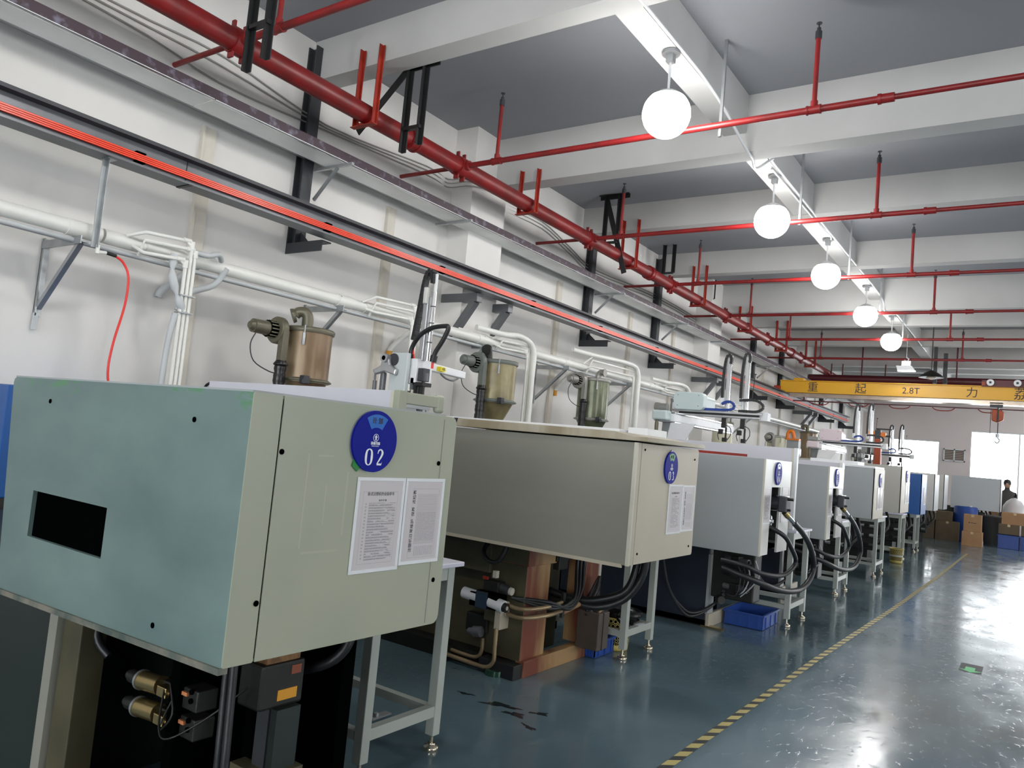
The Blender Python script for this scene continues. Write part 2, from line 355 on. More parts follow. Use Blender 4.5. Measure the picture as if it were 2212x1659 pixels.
for i, q in enumerate(WR):
    y0, y1, z0, z1 = q
    win = struct(MB().box(RX + .05, RX + .1, y0, y1, z0, z0 + .05).box(RX + .05, RX + .1, y0, y1, z1 - .05, z1).build('window_%d' % (i + 3), M_white))
    for k in range(4):
        yy = y0 + (y1 - y0) * k / 3
        MB().box(RX + .045, RX + .105, yy - .025, yy + .025, z0, z1).build('mullion', M_white, win)
    for k in range(3):
        MB().box(RX + .07, RX + .076, y0 + (y1 - y0) * k / 3 + .02, y0 + (y1 - y0) * (k + 1) / 3 - .02, z0 + .04, z1 - .04).build('pane', M_glass, win)
for i, q in enumerate(WF):
    x0, x1, z0, z1 = q
    win = struct(MB().box(x0, x1, FY - .1, FY - .05, z0, z0 + .05).box(x0, x1, FY - .1, FY - .05, z1 - .05, z1).build('window_%d' % (i + 8), M_white))
    for k in range(4): xx = x0 + (x1 - x0) * k / 3; MB().box(xx - .025, xx + .025, FY - .105, FY - .045, z0, z1).build('mullion', M_white, win)
    for k in range(3): MB().box(x0 + (x1 - x0) * k / 3 + .02, x0 + (x1 - x0) * (k + 1) / 3 - .02, FY - .08, FY - .074, z0 + .04, z1 - .04).build('pane', M_glass, win)
def portal(loc, rot, sx, sy):
    l = bpy.data.lights.new('window_portal', 'AREA'); l.shape = 'RECTANGLE'; l.size = sx; l.size_y = sy; l.cycles.is_portal = True
    o = bpy.data.objects.new('window_portal', l); COL.objects.link(o); o.location = loc; o.rotation_euler = rot
for q in WR: portal((RX + .15, (q[0] + q[1]) / 2, (q[2] + q[3]) / 2), (0, PI / 2, 0), q[3] - q[2], q[1] - q[0])
for q in WF: portal(((q[0] + q[1]) / 2, FY - .15, (q[2] + q[3]) / 2), (PI / 2, 0, 0), q[1] - q[0], q[3] - q[2])
for q in (WA, WB): portal(((q[0] + q[1]) / 2, BY + .15, (q[2] + q[3]) / 2), (-PI / 2, 0, 0), q[1] - q[0], q[3] - q[2])
# floor markings
def tape_material():
    m = bpy.data.materials.new('hazard tape'); m.use_nodes = True; nt = m.node_tree; N = nt.nodes; L = nt.links; b = N['Principled BSDF']
    tc = N.new('ShaderNodeTexCoord'); sp = N.new('ShaderNodeSeparateXYZ'); L.new(tc.outputs['Object'], sp.inputs[0])
    ad = N.new('ShaderNodeMath'); ad.operation = 'MULTIPLY_ADD'; ad.inputs[1].default_value = -1.0; L.new(sp.outputs['X'], ad.inputs[0]); L.new(sp.outputs['Y'], ad.inputs[2])
    d = N.new('ShaderNodeMath'); d.operation = 'DIVIDE'; d.inputs[1].default_value = .155; L.new(ad.outputs[0], d.inputs[0])
    f = N.new('ShaderNodeMath'); f.operation = 'FRACT'; L.new(d.outputs[0], f.inputs[0])
    g = N.new('ShaderNodeMath'); g.operation = 'GREATER_THAN'; g.inputs[1].default_value = .46; L.new(f.outputs[0], g.inputs[0])
    mx = N.new('ShaderNodeMix'); mx.data_type = 'RGBA'; mx.inputs['A'].default_value = rgb(30, 34, 36); mx.inputs['B'].default_value = rgb(196, 182, 112)
    L.new(g.outputs[0], mx.inputs['Factor']); L.new(mx.outputs['Result'], b.inputs['Base Color']); b.inputs['Roughness'].default_value = .35
    return m
tape = MB()
pts = [(-1.47, 1.5), (-1.455, 3.7), (-1.43, 6.66), (-1.35, 10.2), (-1.30, 14.4), (-1.28, 20.0)]
vs = []
for x, y in pts: vs += [(x - .026, y, .0015), (x + .026, y, .0015)]
tape.add(vs, [(2 * i, 2 * i + 1, 2 * i + 3, 2 * i + 2) for i in range(len(pts) - 1)])
tag(tape.build('floor_tape', tape_material()), 'yellow and black striped hazard tape line running down the glossy floor', 'tape')
sk = empty('floor_sticker', (-.42, 7.48, 0), 'small green arrow sticker on the grey floor, right of the striped tape', 'sticker')
MB().box(-.08, .08, -.05, .30, .0004, .0008).build('sticker_back', M_post, sk)
MB().prism([(-.0, -.04), (.08, .04), (.03, .04), (.03, .16), (-.04, .16), (-.04, .04), (-.08, .04)], 'z', .0008, .002).build('arrow', mat('floor green', rgb(120, 214, 148), .5), sk)

# ================================================================= lamps on the long beam
M_globe = emis('lamp globe', (1, .985, .96, 1), LAMP_E)
def make_lamp(x, y, label, group=None):
    t = empty('pendant_lamp', (x, y, 4.79), label, 'lamp', group)
    MB().cyl((0, 0, -.02), (0, 0, 0), .075, n=20).box(-.03, .03, -.03, .03, -.09, -.02).build('ceiling_plate', M_galv, t)
    MB().cyl((0, 0, -.33), (0, 0, -.06), .011).build('rod', M_white, t)
    h = MB().lathe((0, 0, -.36), [(.012, .05), (.05, .03), (.09, .01), (.13, -.02), (.15, -.05), (.15, -.065)], 24)
    h.build('lamp_housing', M_white, t)
    prof = []
    for i in range(15):
        a = math.radians(46 + (180 - 46) * i / 14); prof.append((max(.195 * math.sin(a), 0.0), -.525 + .195 * math.cos(a)))
    MB().lathe((0, 0, 0), prof, 28).build('globe', M_globe, t)
    return t
ws = ['nearest', 'second', 'third', 'fourth', 'fifth']
for i, y in enumerate((5.57, 8.57, 11.25, 14.27, 17.08)):
    make_lamp(-2.6, y, '%s glowing round pendant lamp counted from the camera, hung under the long ceiling beam' % ws[i], 'glowing pendant lamps')
for y in (2.75, -.1): make_lamp(-2.6, y, 'glowing round pendant lamp out of frame, %s the camera' % ('ahead of' if y > 1 else 'right above'), 'pendant lamps out of frame')
for y, n in ((-.1, 'first'), (5.57, 'second'), (11.25, 'third'), (17.08, 'fourth'), (22.5, 'fifth')): make_lamp(3.0, y, '%s glowing round lamp over the right half of the hall, out of frame' % n, 'pendant lamps out of frame')
for y, n in ((24.2, 'nearest'), (27.0, 'middle'), (29.8, 'farthest')): make_lamp(1.1, y, '%s of three unseen round lamps added to brighten the back wall, right of frame' % n, 'pendant lamps out of frame')  # extra lamps out of view, added to light the back wall
# flood lamp and dark dome lamp by the crane
fd = empty('flood_lamp', (-2.6, 19.3, 4.25), 'small white flood lamp hanging on a hook just before the crane', 'lamp')
MB().tube([(0, 0, .0), (.05, 0, -.03), (0, 0, -.08), (-.04, 0, -.05)], .012, 8).cyl((0, 0, 0), (0, 0, .54), .006).build('hook', M_white, fd)
MB().box(-.1, .1, -.04, .04, -.2, -.07).build('driver_box', M_alu, fd, .01)
MB().prism([(-.17, -.3), (.2, -.3), (.12, -.19), (-.2, -.19)], 'y', -.07, .07).build('lamp_head', M_white, fd, .005)
MB().box(-.165, .19, -.06, .06, -.312, -.302).build('lens', emis('flood lens', (1, 1, 1, 1), FLOOD_E), fd)
dm = empty('dome_lamp', (-2.15, 19.9, 4.05), 'unlit dark dome lamp hanging behind the flood lamp', 'lamp')
MB().cyl((0, 0, 0), (0, 0, 1.14), .012).build('rod', M_post, dm)
MB().lathe((0, 0, -.12), [(.26, -.05), (.2, .02), (.1, .08), (.03, .12)], 24).build('shade', M_dark, dm)
MB().lathe((0, 0, -.22), [(.0, .0), (.09, .02), (.12, .06)], 18).build('bulb', M_galvs, dm)

# conduit along the long beam
cb = empty('beam_conduit', (0, 0, 0), 'thin white conduit running along the bottom edge of the long ceiling beam', 'conduit')
MB().tube([(-2.52, -3, 4.8), (-2.52, 4.6, 4.8), (-2.53, 6.3, 4.8), (-2.50, 7.2, 4.6), (-2.50, 7.46, 4.57), (-2.55, 7.75, 4.58), (-2.46, 8.0, 4.76), (-2.52, 8.3, 4.8), (-2.52, 12, 4.8)], .014, 8, 6).build('conduit_run', M_white, cb)
MB().tube([(-2.52, 12, 4.8), (-2.53, 15.2, 4.8), (-2.5, 15.45, 4.58), (-2.5, 15.78, 4.58), (-2.5, 16.0, 4.78), (-2.52, 22, 4.8)], .014, 8, 4).build('conduit_run', M_white, cb)
MB().tube([(-2.56, 8.3, 4.77), (-2.55, 10.5, 4.77), (-2.50, 10.9, 4.74), (-2.55, 11.2, 4.77)], .01, 8, 4).build('cable', M_white, cb)
# white drop rods beside the lamps
for y, n in ((6.25, 'nearest'), (8.95, 'second'), (11.75, 'third'), (14.4, 'fourth'), (17.1, 'fifth')):
    o = MB().box(-2.41, -2.385, y - .0125, y + .0125, 4.31, CZ).build('hanger_rod', M_galv)
    tag(o, '%s thin grey hanger bar from the camera holding a red branch pipe near the lamps' % n, 'hanger', 'grey hanger bars near the lamps')

# ================================================================= sprinkler pipes
mp = empty('sprinkler_main', (-5.1, 0, 4.31), 'thick red sprinkler main pipe running along the left wall under the beams', 'pipe')
BR = (3.3, 6.02, 8.82, 11.6, 14.3, 17.1, 20.0)
MB().cyl((0, -4.9, 0), (0, 24.5, 0), .086, n=24, cap=True).build('pipe', M_red, mp)
for y in (5.2, 10.7, 15.6, 19.0): MB().cyl((0, y, 0), (0, y + .13, 0), .1, n=24).cyl((0, y + .01, 0), (0, y + .03, 0), .108, n=24).cyl((0, y + .1, 0), (0, y + .12, 0), .108, n=24).build('coupling', M_red, mp, .004)
for y in BR:
    mb = MB().cyl((0, y - .06, 0), (0, y + .06, 0), .101, n=24).cyl((0, y, 0), (.13, y, 0), .05, n=16).cyl((0, y, 0), (-.13, y, 0), .04, n=16)
    for s in (-1, 1): mb.box(-.03, .03, y + s * .05 - .01, y + s * .05 + .01, -.14, -.09).box(-.02, .02, y + s * .05 - .01, y + s * .05 + .01, .09, .15)
    mb.build('branch_clamp', M_red, mp, .003)
names = ['nearest', 'second', 'third', 'fourth', 'fifth', 'sixth', 'seventh']
def riser(par, x, h, mdark):
    r = MB().cyl((x, 0, 0), (x, 0, h - .12), .019).cyl((x - .05, 0, 0), (x + .05, 0, 0), .034, n=14).cyl((x, 0, 0), (x, 0, .07), .028, n=14).cyl((x - .055, 0, 0), (x - .042, 0, 0), .038, n=14).cyl((x + .042, 0, 0), (x + .055, 0, 0), .038, n=14).build('riser', M_red, par)
    MB().cyl((x, 0, h - .14), (x, 0, h - .08), .026, n=10).cyl((x, 0, h - .08), (x, 0, h - .05), .016, n=10).cyl((x, 0, h - .05), (x, 0, h - .015), .006, n=6).cyl((x, 0, h - .015), (x, 0, h - .008), .022, n=10).build('sprinkler_head', M_post, r)
for i, y in enumerate(BR):
    b = empty('sprinkler_branch', (0, y, 4.31), '%s thin red sprinkler branch pipe from the camera, crossing the hall below the ceiling' % names[i], 'pipe', 'red sprinkler branch pipes')
    MB().cyl((-4.98, 0, 0), (-1.04, 0, 0), .028, n=14).cyl((-1.04, 0, 0), (7.9, 0, 0), .022, n=14).build('pipe', M_red, b)
    MB().cyl((WX, 0, 0), (-5.22, 0, 0), .022, n=12).build('stub_pipe', M_red, b)
    MB().cyl((-1.09, 0, 0), (-.99, 0, 0), .036, n=14).cyl((-1.1, 0, 0), (-1.075, 0, 0), .041, n=14).cyl((-1.0, 0, 0), (-.985, 0, 0), .034, n=14).build('reducer', M_red, b)
    for x in (-4.63, -1.56, 1.6, 4.8): riser(b, x, .72, M_post)
# orange red U hangers under the main
for i, (y, zt) in enumerate(((4.655, 4.93), (7.32, 4.73), (10.04, 4.93), (12.85, 4.93), (15.48, 4.73), (18.18, 4.93), (20.95, 4.9))):
    t = empty('pipe_hanger', (-5.1, y, 4.2), '%s orange-red U-shaped angle hanger from the camera, cradling the thick red main pipe' % names[i], 'hanger', 'U hangers under the red main pipe')
    for s in (-1, 1):
        MB().box(s * .12 - .025, s * .12 + .025, -.004, .004, -.0, zt - 4.2).box(s * .12 - .004, s * .12 + .004, -.045, 0, 0, zt - 4.2).build('upright', M_redor, t)
    MB().box(-.145, .145, -.05, .004, -.008, 0).box(-.145, .145, -.0, .008, 0, .045).build('cross_bar', M_redor, t)
# black steel supports
def blk(y, x1, x2, z0a, z0b, zt, label, cross=None, diag=None, top=True, zc=None):
    t = empty('duct_support', ((x1 + x2) / 2, y, zt), label, 'support')
    c = (x1 + x2) / 2
    for x, z0 in ((x1, z0a), (x2, z0b)):
        MB().box(x - c - .026, x - c + .026, -.004, .004, z0 - zt, 0).box(x - c - .026, x - c - .018, -.045, 0, z0 - zt, 0).build('upright', M_black, t)
    if top: MB().box(x1 - c - .12, x2 - c + .14, -.05, .01, -.01, .0).box(x1 - c - .12, x2 - c + .14, .0, .008, -.06, -.01).build('top_bar', M_black, t)
    if zc: MB().box(x1 - c, x2 - c, -.04, .004, zc - zt - .03, zc - zt).build('cross_bar', M_black, t)
    if diag: MB().bar((diag[0] - c, 0, diag[1] - zt), (diag[2] - c, .03, diag[3] - zt), .012, .075, up=(0, 0, 1)).build('brace', M_black, t)
blk(4.93, -4.86, -4.67, 4.02, 4.07, 4.85, 'black angle steel support with a long diagonal brace behind the red main pipe', zc=4.25, diag=(-4.9, 4.83, -5.53, 4.33))
blk(3.12, -4.655, -4.455, 3.9, 3.95, 5.19, 'pair of black hanging flats cut off above the nearest red branch pipe', zc=4.23, top=False)
blk(9.6, -5.29, -5.08, 4.48, 4.48, 5.18, 'black A-shaped hanging frame with a slanting brace behind the second branch pipe', zc=4.49, diag=(-5.31, 5.15, -4.95, 4.03))
blk(12.3, -5.55, -5.37, 4.69, 4.69, 5.19, 'narrow black U frame hanging above the red main, beside the third U hanger', zc=4.7, top=False)
blk(15.0, -5.83, -5.62, 4.8, 4.8, 5.19, 'small black U frame hanging far back beside the left wall', zc=4.81, top=False)
# red cross main far back and dark posts
pm = empty('cross_main', (0, 23, 4.16), 'thick maroon pipe crossing the hall behind the yellow crane', 'pipe')
MB().cyl((-5.6, 0, 0), (7.8, 0, 0), .105, n=20).build('pipe', M_maroon, pm)
for x in (-4.2, -1.9, .4, 3, 5.5): MB().cyl((x, 0, .1), (x, 0, .9), .02).build('riser', M_maroon, pm)
for x in (-5.0, -4.7, -3.6): MB().cyl((x, 0, .1), (x, 0, .42), .018).build('riser', M_maroon, pm)
MB().cyl((-5.6, .5, -.16), (7.8, .5, -.16), .04, n=12).build('lower_pipe', M_maroon, pm)
ps = empty('hanging_post', (-2.2, 21.2, 5.19), 'dark vertical steel post behind the crane near the dome lamp', 'post')
MB().box(-.05, .03, -.04, .04, -1.3, 0).build('post_section', M_post, ps); MB().box(.16, .25, -.03, .03, -1.3, -.55).build('post_section', M_post, ps)
# ================================================================= left wall services
# crane runway
rw = empty('crane_runway', (-5.33, 0, 3.29), 'dark steel crane runway beam with an orange conductor bar along the left wall', 'runway beam')
Y0, Y1 = -2.0, 27.2
MB().box(-.1, .09, Y0, Y1, .066, .082).build('top_flange', M_post, rw)
MB().box(-.008, .008, Y0, Y1, -.09, .07).build('web', M_steel, rw)
MB().box(-.1, .07, Y0, Y1, -.112, -.096).build('bottom_flange', M_steel, rw)
MB().box(-.025, .025, Y0, Y1, .082, .115).build('rail', M_post, rw)
cr = MB().box(.01, .03, Y0, Y1, -.066, -.01).build('conductor_bar', M_raild, rw)
for k in range(4): MB().box(.03, .037, Y0, Y1, -.064 + k * .0135, -.055 + k * .0135).build('conductor_strip', M_rail, cr)
for y in (.9, 2.75, 4.5, 6.1, 7.9, 9.7, 11.7, 14, 16.5, 19, 22, 25): MB().box(.008, .043, y, y + .07, -.076, -.067).box(.008, .043, y, y + .07, -.009, .0).box(.006, .01, y, y + .07, -.076, .0).build('clip', M_void, rw)
for y in (3.15, 9.4, 15.4, 22.5): MB().box(-.012, .012, y, y + .006, -.09, .066).box(-.1, .075, y, y + .03, -.118, -.112).build('joint_plate', M_dark, rw)
# posts carrying the runway
ORD = ['nearest', 'second', 'third', 'fourth', 'fifth', 'sixth', 'seventh', 'eighth', 'ninth']
for i, (y, zt) in enumerate(((-.9, 5.1), (4.66, 5.1), (10.3, 4.66), (12.85, 5.1), (18.6, 4.6), (21.1, 5.1), (25.9, 4.6), (28.9, 4.6))):
    t = empty('runway_post', (WX, y, 3.17), 'dark grey steel post on the left wall carrying the runway, %s from the camera' % ORD[i], 'post', 'runway posts')
    MB().box(.0, .012, -.06, .06, 0, zt - 3.17).box(.0, .12, -.006, .006, 0, zt - 3.17).box(.11, .122, -.06, .06, 0, zt - 3.17).build('column', M_post, t)
    MB().box(.0, .5, -.05, .05, -.012, .0).box(.0, .5, .0 - .06, -.05, -.1, .0).build('arm', M_post, t)
    MB().prism([(.12, 0), (.26, 0), (.12, .12)], 'y', -.004, .004).build('gusset', M_post, t)
# knee brackets on the pilasters
for i, (y, n) in enumerate(((6.93, 'near side of the nearest pilaster'), (7.56, 'far side of the nearest pilaster'), (14.92, 'near side of the second pilaster'), (15.56, 'far side of the second pilaster'), (22.77, 'near side of the third pilaster'), (23.4, 'far side of the third pilaster'))):
    t = empty('knee_bracket', (WX, y, 3.17), 'grey steel knee bracket on the %s' % n, 'bracket', 'knee brackets under the runway')
    MB().box(.02, .56, -.05, .05, -.1, 0).build('arm', M_steel, t, .004)
    MB().bar((.5, 0, -.09), (.2, 0, -.5), .09, .07).build('brace', M_steel, t)
# galvanised trough along the wall
tr = empty('wall_trough', (0, 0, 0), 'long galvanised sheet trough with a mottled purple edge angle along the left wall', 'trough')
y = -1.5; k = 0
while y < 30:
    l = 2.42
    MB().box(-5.66, -5.36, y, y + l - .008, 3.925 + .002 * (k % 2), 3.93 + .002 * (k % 2)).build('bottom_panel', M_galvs, tr)
    o = MB().add([(-5.66, y, 3.93), (-5.66, y + l - .01, 3.93), (-5.93, y + l - .01, 4.02), (-5.93, y, 4.02), (-5.66, y, 3.935), (-5.66, y + l - .01, 3.935), (-5.93, y + l - .01, 4.026), (-5.93, y, 4.026)],
             [(0, 1, 2, 3), (4, 7, 6, 5), (0, 4, 5, 1), (3, 2, 6, 7), (0, 3, 7, 4), (1, 5, 6, 2)]).build('back_panel', M_galv, tr)
    y += l; k += 1
MB().box(-5.37, -5.362, -1.5, 30, 3.925, 4.01).build('edge_angle', M_angle, tr)
MB().box(-5.372, -5.364, -1.5, 30, 3.913, 3.93).build('edge_trim', M_chrome, tr)
for i, (y, full) in enumerate(((4.74, 1), (6.55, 0), (10.4, 1), (12.98, 1), (15.0, 0), (18.75, 1), (25.4, 1))):
    t = empty('trough_bracket', (WX + .02, y, 3.9), 'small galvanised bracket under the trough, %s from the camera' % ORD[i], 'bracket', 'trough brackets')
    MB().box(.1, .62, -.015, .015, 0, .025).build('arm', M_galv, t)
    if full: MB().bar((.13, 0, -.28), (.42, 0, .0), .02, .03).build('brace', M_galv, t)
# wall cables above the trough
for j, dz in enumerate((0, .045, -.05)):
    pts = [(-5.925, -1, 4.5 + dz), (-5.925, 2.6, 4.5 + dz), (-5.925, 3.7, 4.49 + dz * (1 + j)), (-5.925, 4.9, 4.42 + dz * .6), (-5.925, 6.4, 4.52 + dz), (-5.925, 6.8, 4.5 + dz), (-5.6, 6.88, 4.5 + dz), (-5.6, 7.6, 4.6 + dz),
           (-5.925, 7.8, 4.57 + dz), (-5.925, 8.9, 4.6 + dz), (-5.925, 9.7, 4.45 + dz), (-5.925, 10.6, 4.3 + dz), (-5.925, 13, 4.4 + dz), (-5.92, 16, 4.3 + dz)]
    tag(MB().tube(pts, .008, 6, 4).build('wall_cable', M_cable), ['upper', 'middle', 'lowest'][(1, 0, 2)[j]] + ' thin grey cable sagging along the wall above the trough', 'cable', 'cables above the trough')
# pvc main
pv = empty('pvc_main', (-5.5, 0, 2.68), 'white plastic main pipe running along the left wall below the runway', 'pipe')
MB().cyl((0, -3, 0), (0, 2.68, 0), .052, n=20).cyl((0, 2.7, 0), (0, 31, 0), .052, n=20).build('pipe', M_pvc, pv)
for y in (2.45, 3.0, 4.9, 5.25, 7.1, 9.1, 11.9, 14.5, 17.5): MB().cyl((0, y, 0), (0, y + .18, 0), .058, n=20).build('coupling', M_pvc, pv, .004)
MB().cyl((.015, -3, -.085), (.015, 31, -.085), .017, n=12).build('small_pipe', M_pvcold, pv)
MB().cyl((-.035, -3, -.08), (-.035, 31, -.08), .017, n=12).build('small_pipe', M_pvcold, pv)
for y in (4.92, 7.2, 9.15, 12.1): MB().tube([(.05, y, .03), (.0, y, .056), (-.05, y, .0), (0, y, -.056), (.052, y, 0)], .004, 6, 3).build('wire_tie', M_post, pv)
BRK = ((2.53, 'the red air hose'), (4.92, 'the nearest hopper'), (7.2, 'the nearest pilaster'), (9.1, 'the second hopper'), (11.1, 'the green hopper'), (14.0, 'the pale blue robot cabinet'), (17.5, 'the far hoppers'))
for i, (y, n) in enumerate(BRK):
    t = empty('pipe_bracket', (WX, y, 2.6), 'galvanised triangular bracket holding the white main pipe near %s' % n, 'bracket', 'brackets under the white main')
    MB().box(0, .008, -.025, .025, -.52, .04).box(0, .035, -.025, -.017, -.52, .04).build('wall_leg', M_galv, t)
    MB().box(0, .56, -.025, .025, -.02, -.014).box(0, .56, -.03, -.022, -.035, .02).build('arm', M_galv, t)
    MB().bar((.015, 0, -.46), (.5, 0, -.02), .035, .035).build('brace', M_galv, t)
    if i == 0: MB().box(.01, .035, -.03, .0, -.62, -.5).build('leg_tail', M_pvcold, t)
# hanging bar with the air tap
hb = empty('air_drop', (-5.36, 2.6, 3.18), 'galvanised angle bar hanging from the runway with a white tap at its foot', 'bar')
MB().box(-.02, .02, -.002, .002, -.62, 0).box(-.02, -.016, -.03, 0, -.62, 0).box(-.06, .06, -.03, .03, -.006, 0).build('angle_bar', M_galv, hb)
MB().cyl((0, .01, -.6), (0, .01, -.66), .013).cyl((0, .01, -.65), (.0, .07, -.64), .012).build('tap', M_pvc, hb)
MB().cyl((0, .07, -.64), (0, .14, -.645), .012).build('connector', M_dark, hb)
tag(MB().tube([(-5.36, 2.73, 2.535), (-5.35, 2.79, 2.5), (-5.33, 2.83, 2.4), (-5.33, 2.83, 2.2), (-5.34, 2.79, 1.93), (-5.34, 2.78, 1.72), (-5.34, 2.83, 1.5), (-5.3, 2.9, 1.0)], .0085, 8, 6).build('air_hose', M_hosered), 'thin red air hose dangling against the wall behind the teal machine', 'hose')
# pvc droppers
def dropper(y, zt, zb, label, flex=0, y0=None, big=False, wide=0):
    """droppers stand just off the main; arms come out of the main and turn down"""
    t = empty('pipe_drop', (-5.36, y, zt), label, 'pipe', 'white pipe drops at the wall')
    y0 = y - .45 if y0 is None else y0
    for k, (dy, dz) in enumerate(((0, 0), (-.035, -.15), (.035, -.06))):
        r = .014
        z0 = 2.7 - zt
        pts = [(-.1, y0 - y + k * .05, z0 + .02 - .06 * k), (.0, y0 - y + .08, -.0 + dz - .02), (.02, dy - .05, dz), (.03, dy, dz - .04), (.03, dy, zb - zt)]
        MB().tube(pts, r, 10, 0).build('drop_pipe', M_pvc, t)
        MB().cyl((.03, dy, dz - .06), (.03, dy, dz + .0), .019, n=12).cyl((.02, dy - .07, dz), (.025, dy - .01, dz), .019, n=12).build('elbow', M_pvc, t)
    if flex:
        MB().tube([(-.02, -.1, -.12), (-.0, -.11, -.28), (.02, -.05, -.45), (.03, -.0, -.55)], [.03, .032, .03, .012], 12, 4).build('grey_sleeve', M_pvcold, t)
        MB().tube([(.02, -.06, -.56), (.0, -.08, -.8), (.0, -.09, -1.2), (0, -.09, zb - zt)], .022, 10, 4).build('grey_sleeve', M_pvcold, t)
        for dz in (-.42, -.55, -1.25): MB().box(-.0, .06, -.06, .06, dz, dz + .008).build('strap', M_galv, t)
        MB().tube([(.02, .04, -.07), (.03, .14, -.07), (0, .25, -.03), (-.06, .32, -.06)], .022, 10, 4).build('flex_duct', M_pvcold, t)
        MB().tube([(-.1, .4, -.1), (-.14, .33, -.25), (-.2, .16, -.35), (-.22, .1, -.5)], .026, 10, 4).build('flex_duct', M_pvcold, t)
    if big:
        pts = [(-.12, y0 - y - .3, .02), (-.0, y0 - y + .1, .0), (.06, -.25, .02), (.09, -.0, -.1), (.09, .02, -.5), (.09, .02, zb - zt)]
        MB().tube(pts, .035, 12, 5).build('flex_duct', M_pvc, t)
    return t
dropper(3.28, 2.78, 1.2, 'bundle of white plastic pipes dropping down the wall beside the red air hose', flex=1, y0=2.85)
dropper(5.82, 2.80, 1.3, 'bundle of white pipes dropping down the wall just left of the nearest robot', y0=5.2)
dropper(7.98, 2.78, 1.3, 'bundle of white pipes dropping just right of the khaki hopper', y0=7.35, big=True)
dropper(11.03, 2.86, 1.3, 'bundle of white pipes dropping just right of the green hopper', y0=9.6, big=True)
dropper(13.2, 2.78, 1.3, 'pair of white pipes dropping behind the pale blue robot cabinet', y0=12.3, big=True)
dropper(16.4, 2.75, 1.3, 'white pipes dropping down behind the twin-arm robot', y0=15.9)
for i, (y, z) in enumerate(((6.1, 2.35), (9.62, 2.3), (3.4, 2.4))):
    t = empty('elbow_stub', (WX + .03, y, z), ['short white pipe stub with an orange cap low on the wall near the nearest robot', 'white pipe stub with an orange cap on the wall near the green hopper', 'short grey pipe stub on the wall behind the white pipe drop'][i], 'pipe')
    MB().tube([(.3, .28, .38), (.12, .2, .28), (.02, .03, .08), (.0, 0, 0)], .03, 10, 4).build('stub', M_pvc if i < 2 else M_pvcold, t)
    if i < 2: MB().cyl((0, 0, -.06), (0, 0, .02), .035).build('cap', M_label, t)
wb = empty('wall_notice', (WX, 7.9, 1.2), 'white printed board on the wall behind the khaki hopper', 'board')
MB().box(.0, .02, -.42, .5, 0, 1.2).build('panel', M_white, wb)
text('ISO9001', .11, M_redink, 'red_lettering', wb, (.022, -.12, .66), 'x')
text('注 塑', .12, M_ink, 'lettering', wb, (.022, -.2, .48), 'x')
MB().prism([(-.1, 0), (0, -.12), (.1, 0), (0, .12)], 'x', .02, .022).build('yellow_diamond', M_yel, wb).location = (0, -.05, .92)
text('!S', .1, M_ink, 'mark', wb, (.024, -.1, .9), 'x')

# ================================================================= overhead crane
cg = empty('overhead_crane', (0, 19.6, 3.28), 'yellow overhead crane girder lettered 2.8T spanning the hall', 'crane')
MB().box(-5.42, 7.6, -.12, .12, .1, .39).box(-5.42, 7.6, -.16, .16, .38, .4).build('girder', M_crane, cg, .004)
MB().box(-5.2, 7.6, -.14, .14, .0, .018).box(-5.2, 7.6, -.02, .02, .018, .1).build('lower_flange', mat('worn steel', rgb(190, 176, 160), .25, metal=.7, var=.2), cg)
MB().box(-5.2, 7.6, .3, .34, -.08, -.05).box(-4.9, -4.87, .1, .32, -.05, .02).box(2, 2.03, .1, .32, -.05, .02).build('cable_track', M_maroon, cg)
MB().box(-5.43, -5.2, .14, 1.6, .12, .36).box(-5.2, -4.95, .2, .5, .4, .5).build('end_carriage', M_crane, cg, .01)
MB().box(-5.52, -5.40, -.3, -.13, .12, .24).build('bumper', M_redor, cg)
for s, x, sz in (('重', -4.64, .26), ('起', -3.56, .26), ('2.8T', -2.5, .2), ('力', -1.3, .24), ('荔', -.4, .28)):
    text(s, sz, M_ink, 'lettering', cg, (x, -.123, .23), '-y')
for x in (-.96, -.47):
    MB().cyl((x, -.3, .46), (x, -.22, .46), .07, n=20).build('trolley_wheel', M_white, cg); MB().cyl((x, -.31, .46), (x, -.29, .46), .025, n=12).build('wheel_hub', M_post, cg)
MB().box(-1.12, 3, -.2, -.16, .38, .52).build('trolley_frame', M_maroon, cg); MB().box(-1.12, -1.05, -.24, -.18, .4, .48).build('bumper', M_hoist, cg)
for k in range(5):
    x = -4.8 + k * .9; MB().tube([(x, .32, -.08), (x + .1, .32, -.14), (x + .35, .32, -.14), (x + .45, .32, -.08)], .012, 6, 4).build('cable_loop', M_redor, cg)
hs = empty('chain_hoist', (-.82, 19.6, 3.28), 'orange electric chain hoist with a hook hanging from the crane girder', 'hoist')
MB().box(-.14, .1, -.12, .12, -.05, .05).build('trolley', M_post, hs, .01)
MB().prism([(-.1, -.1), (.0, -.1), (.12, -.14), (.12, -.32), (.02, -.38), (-.1, -.34)], 'y', -.1, .1).build('hoist_body', M_hoist, hs, .02)
MB().box(.0, .03, -.11, .11, -.36, -.05).build('clamp_band', M_dark, hs)
MB().cyl((.02, 0, -.38), (.02, 0, -.62), .01).build('chain', M_post, hs)
MB().cyl((.02, 0, -.62), (.02, 0, -.70), .035).tube([(.02, 0, -.7), (.06, 0, -.76), (.02, 0, -.82), (-.03, 0, -.78)], .014, 8, 4).build('hook', M_galv, hs)
MB().cyl((-.12, 0, -.1), (-.12, 0, -1.0), .006).build('pendant_cable', M_post, hs)
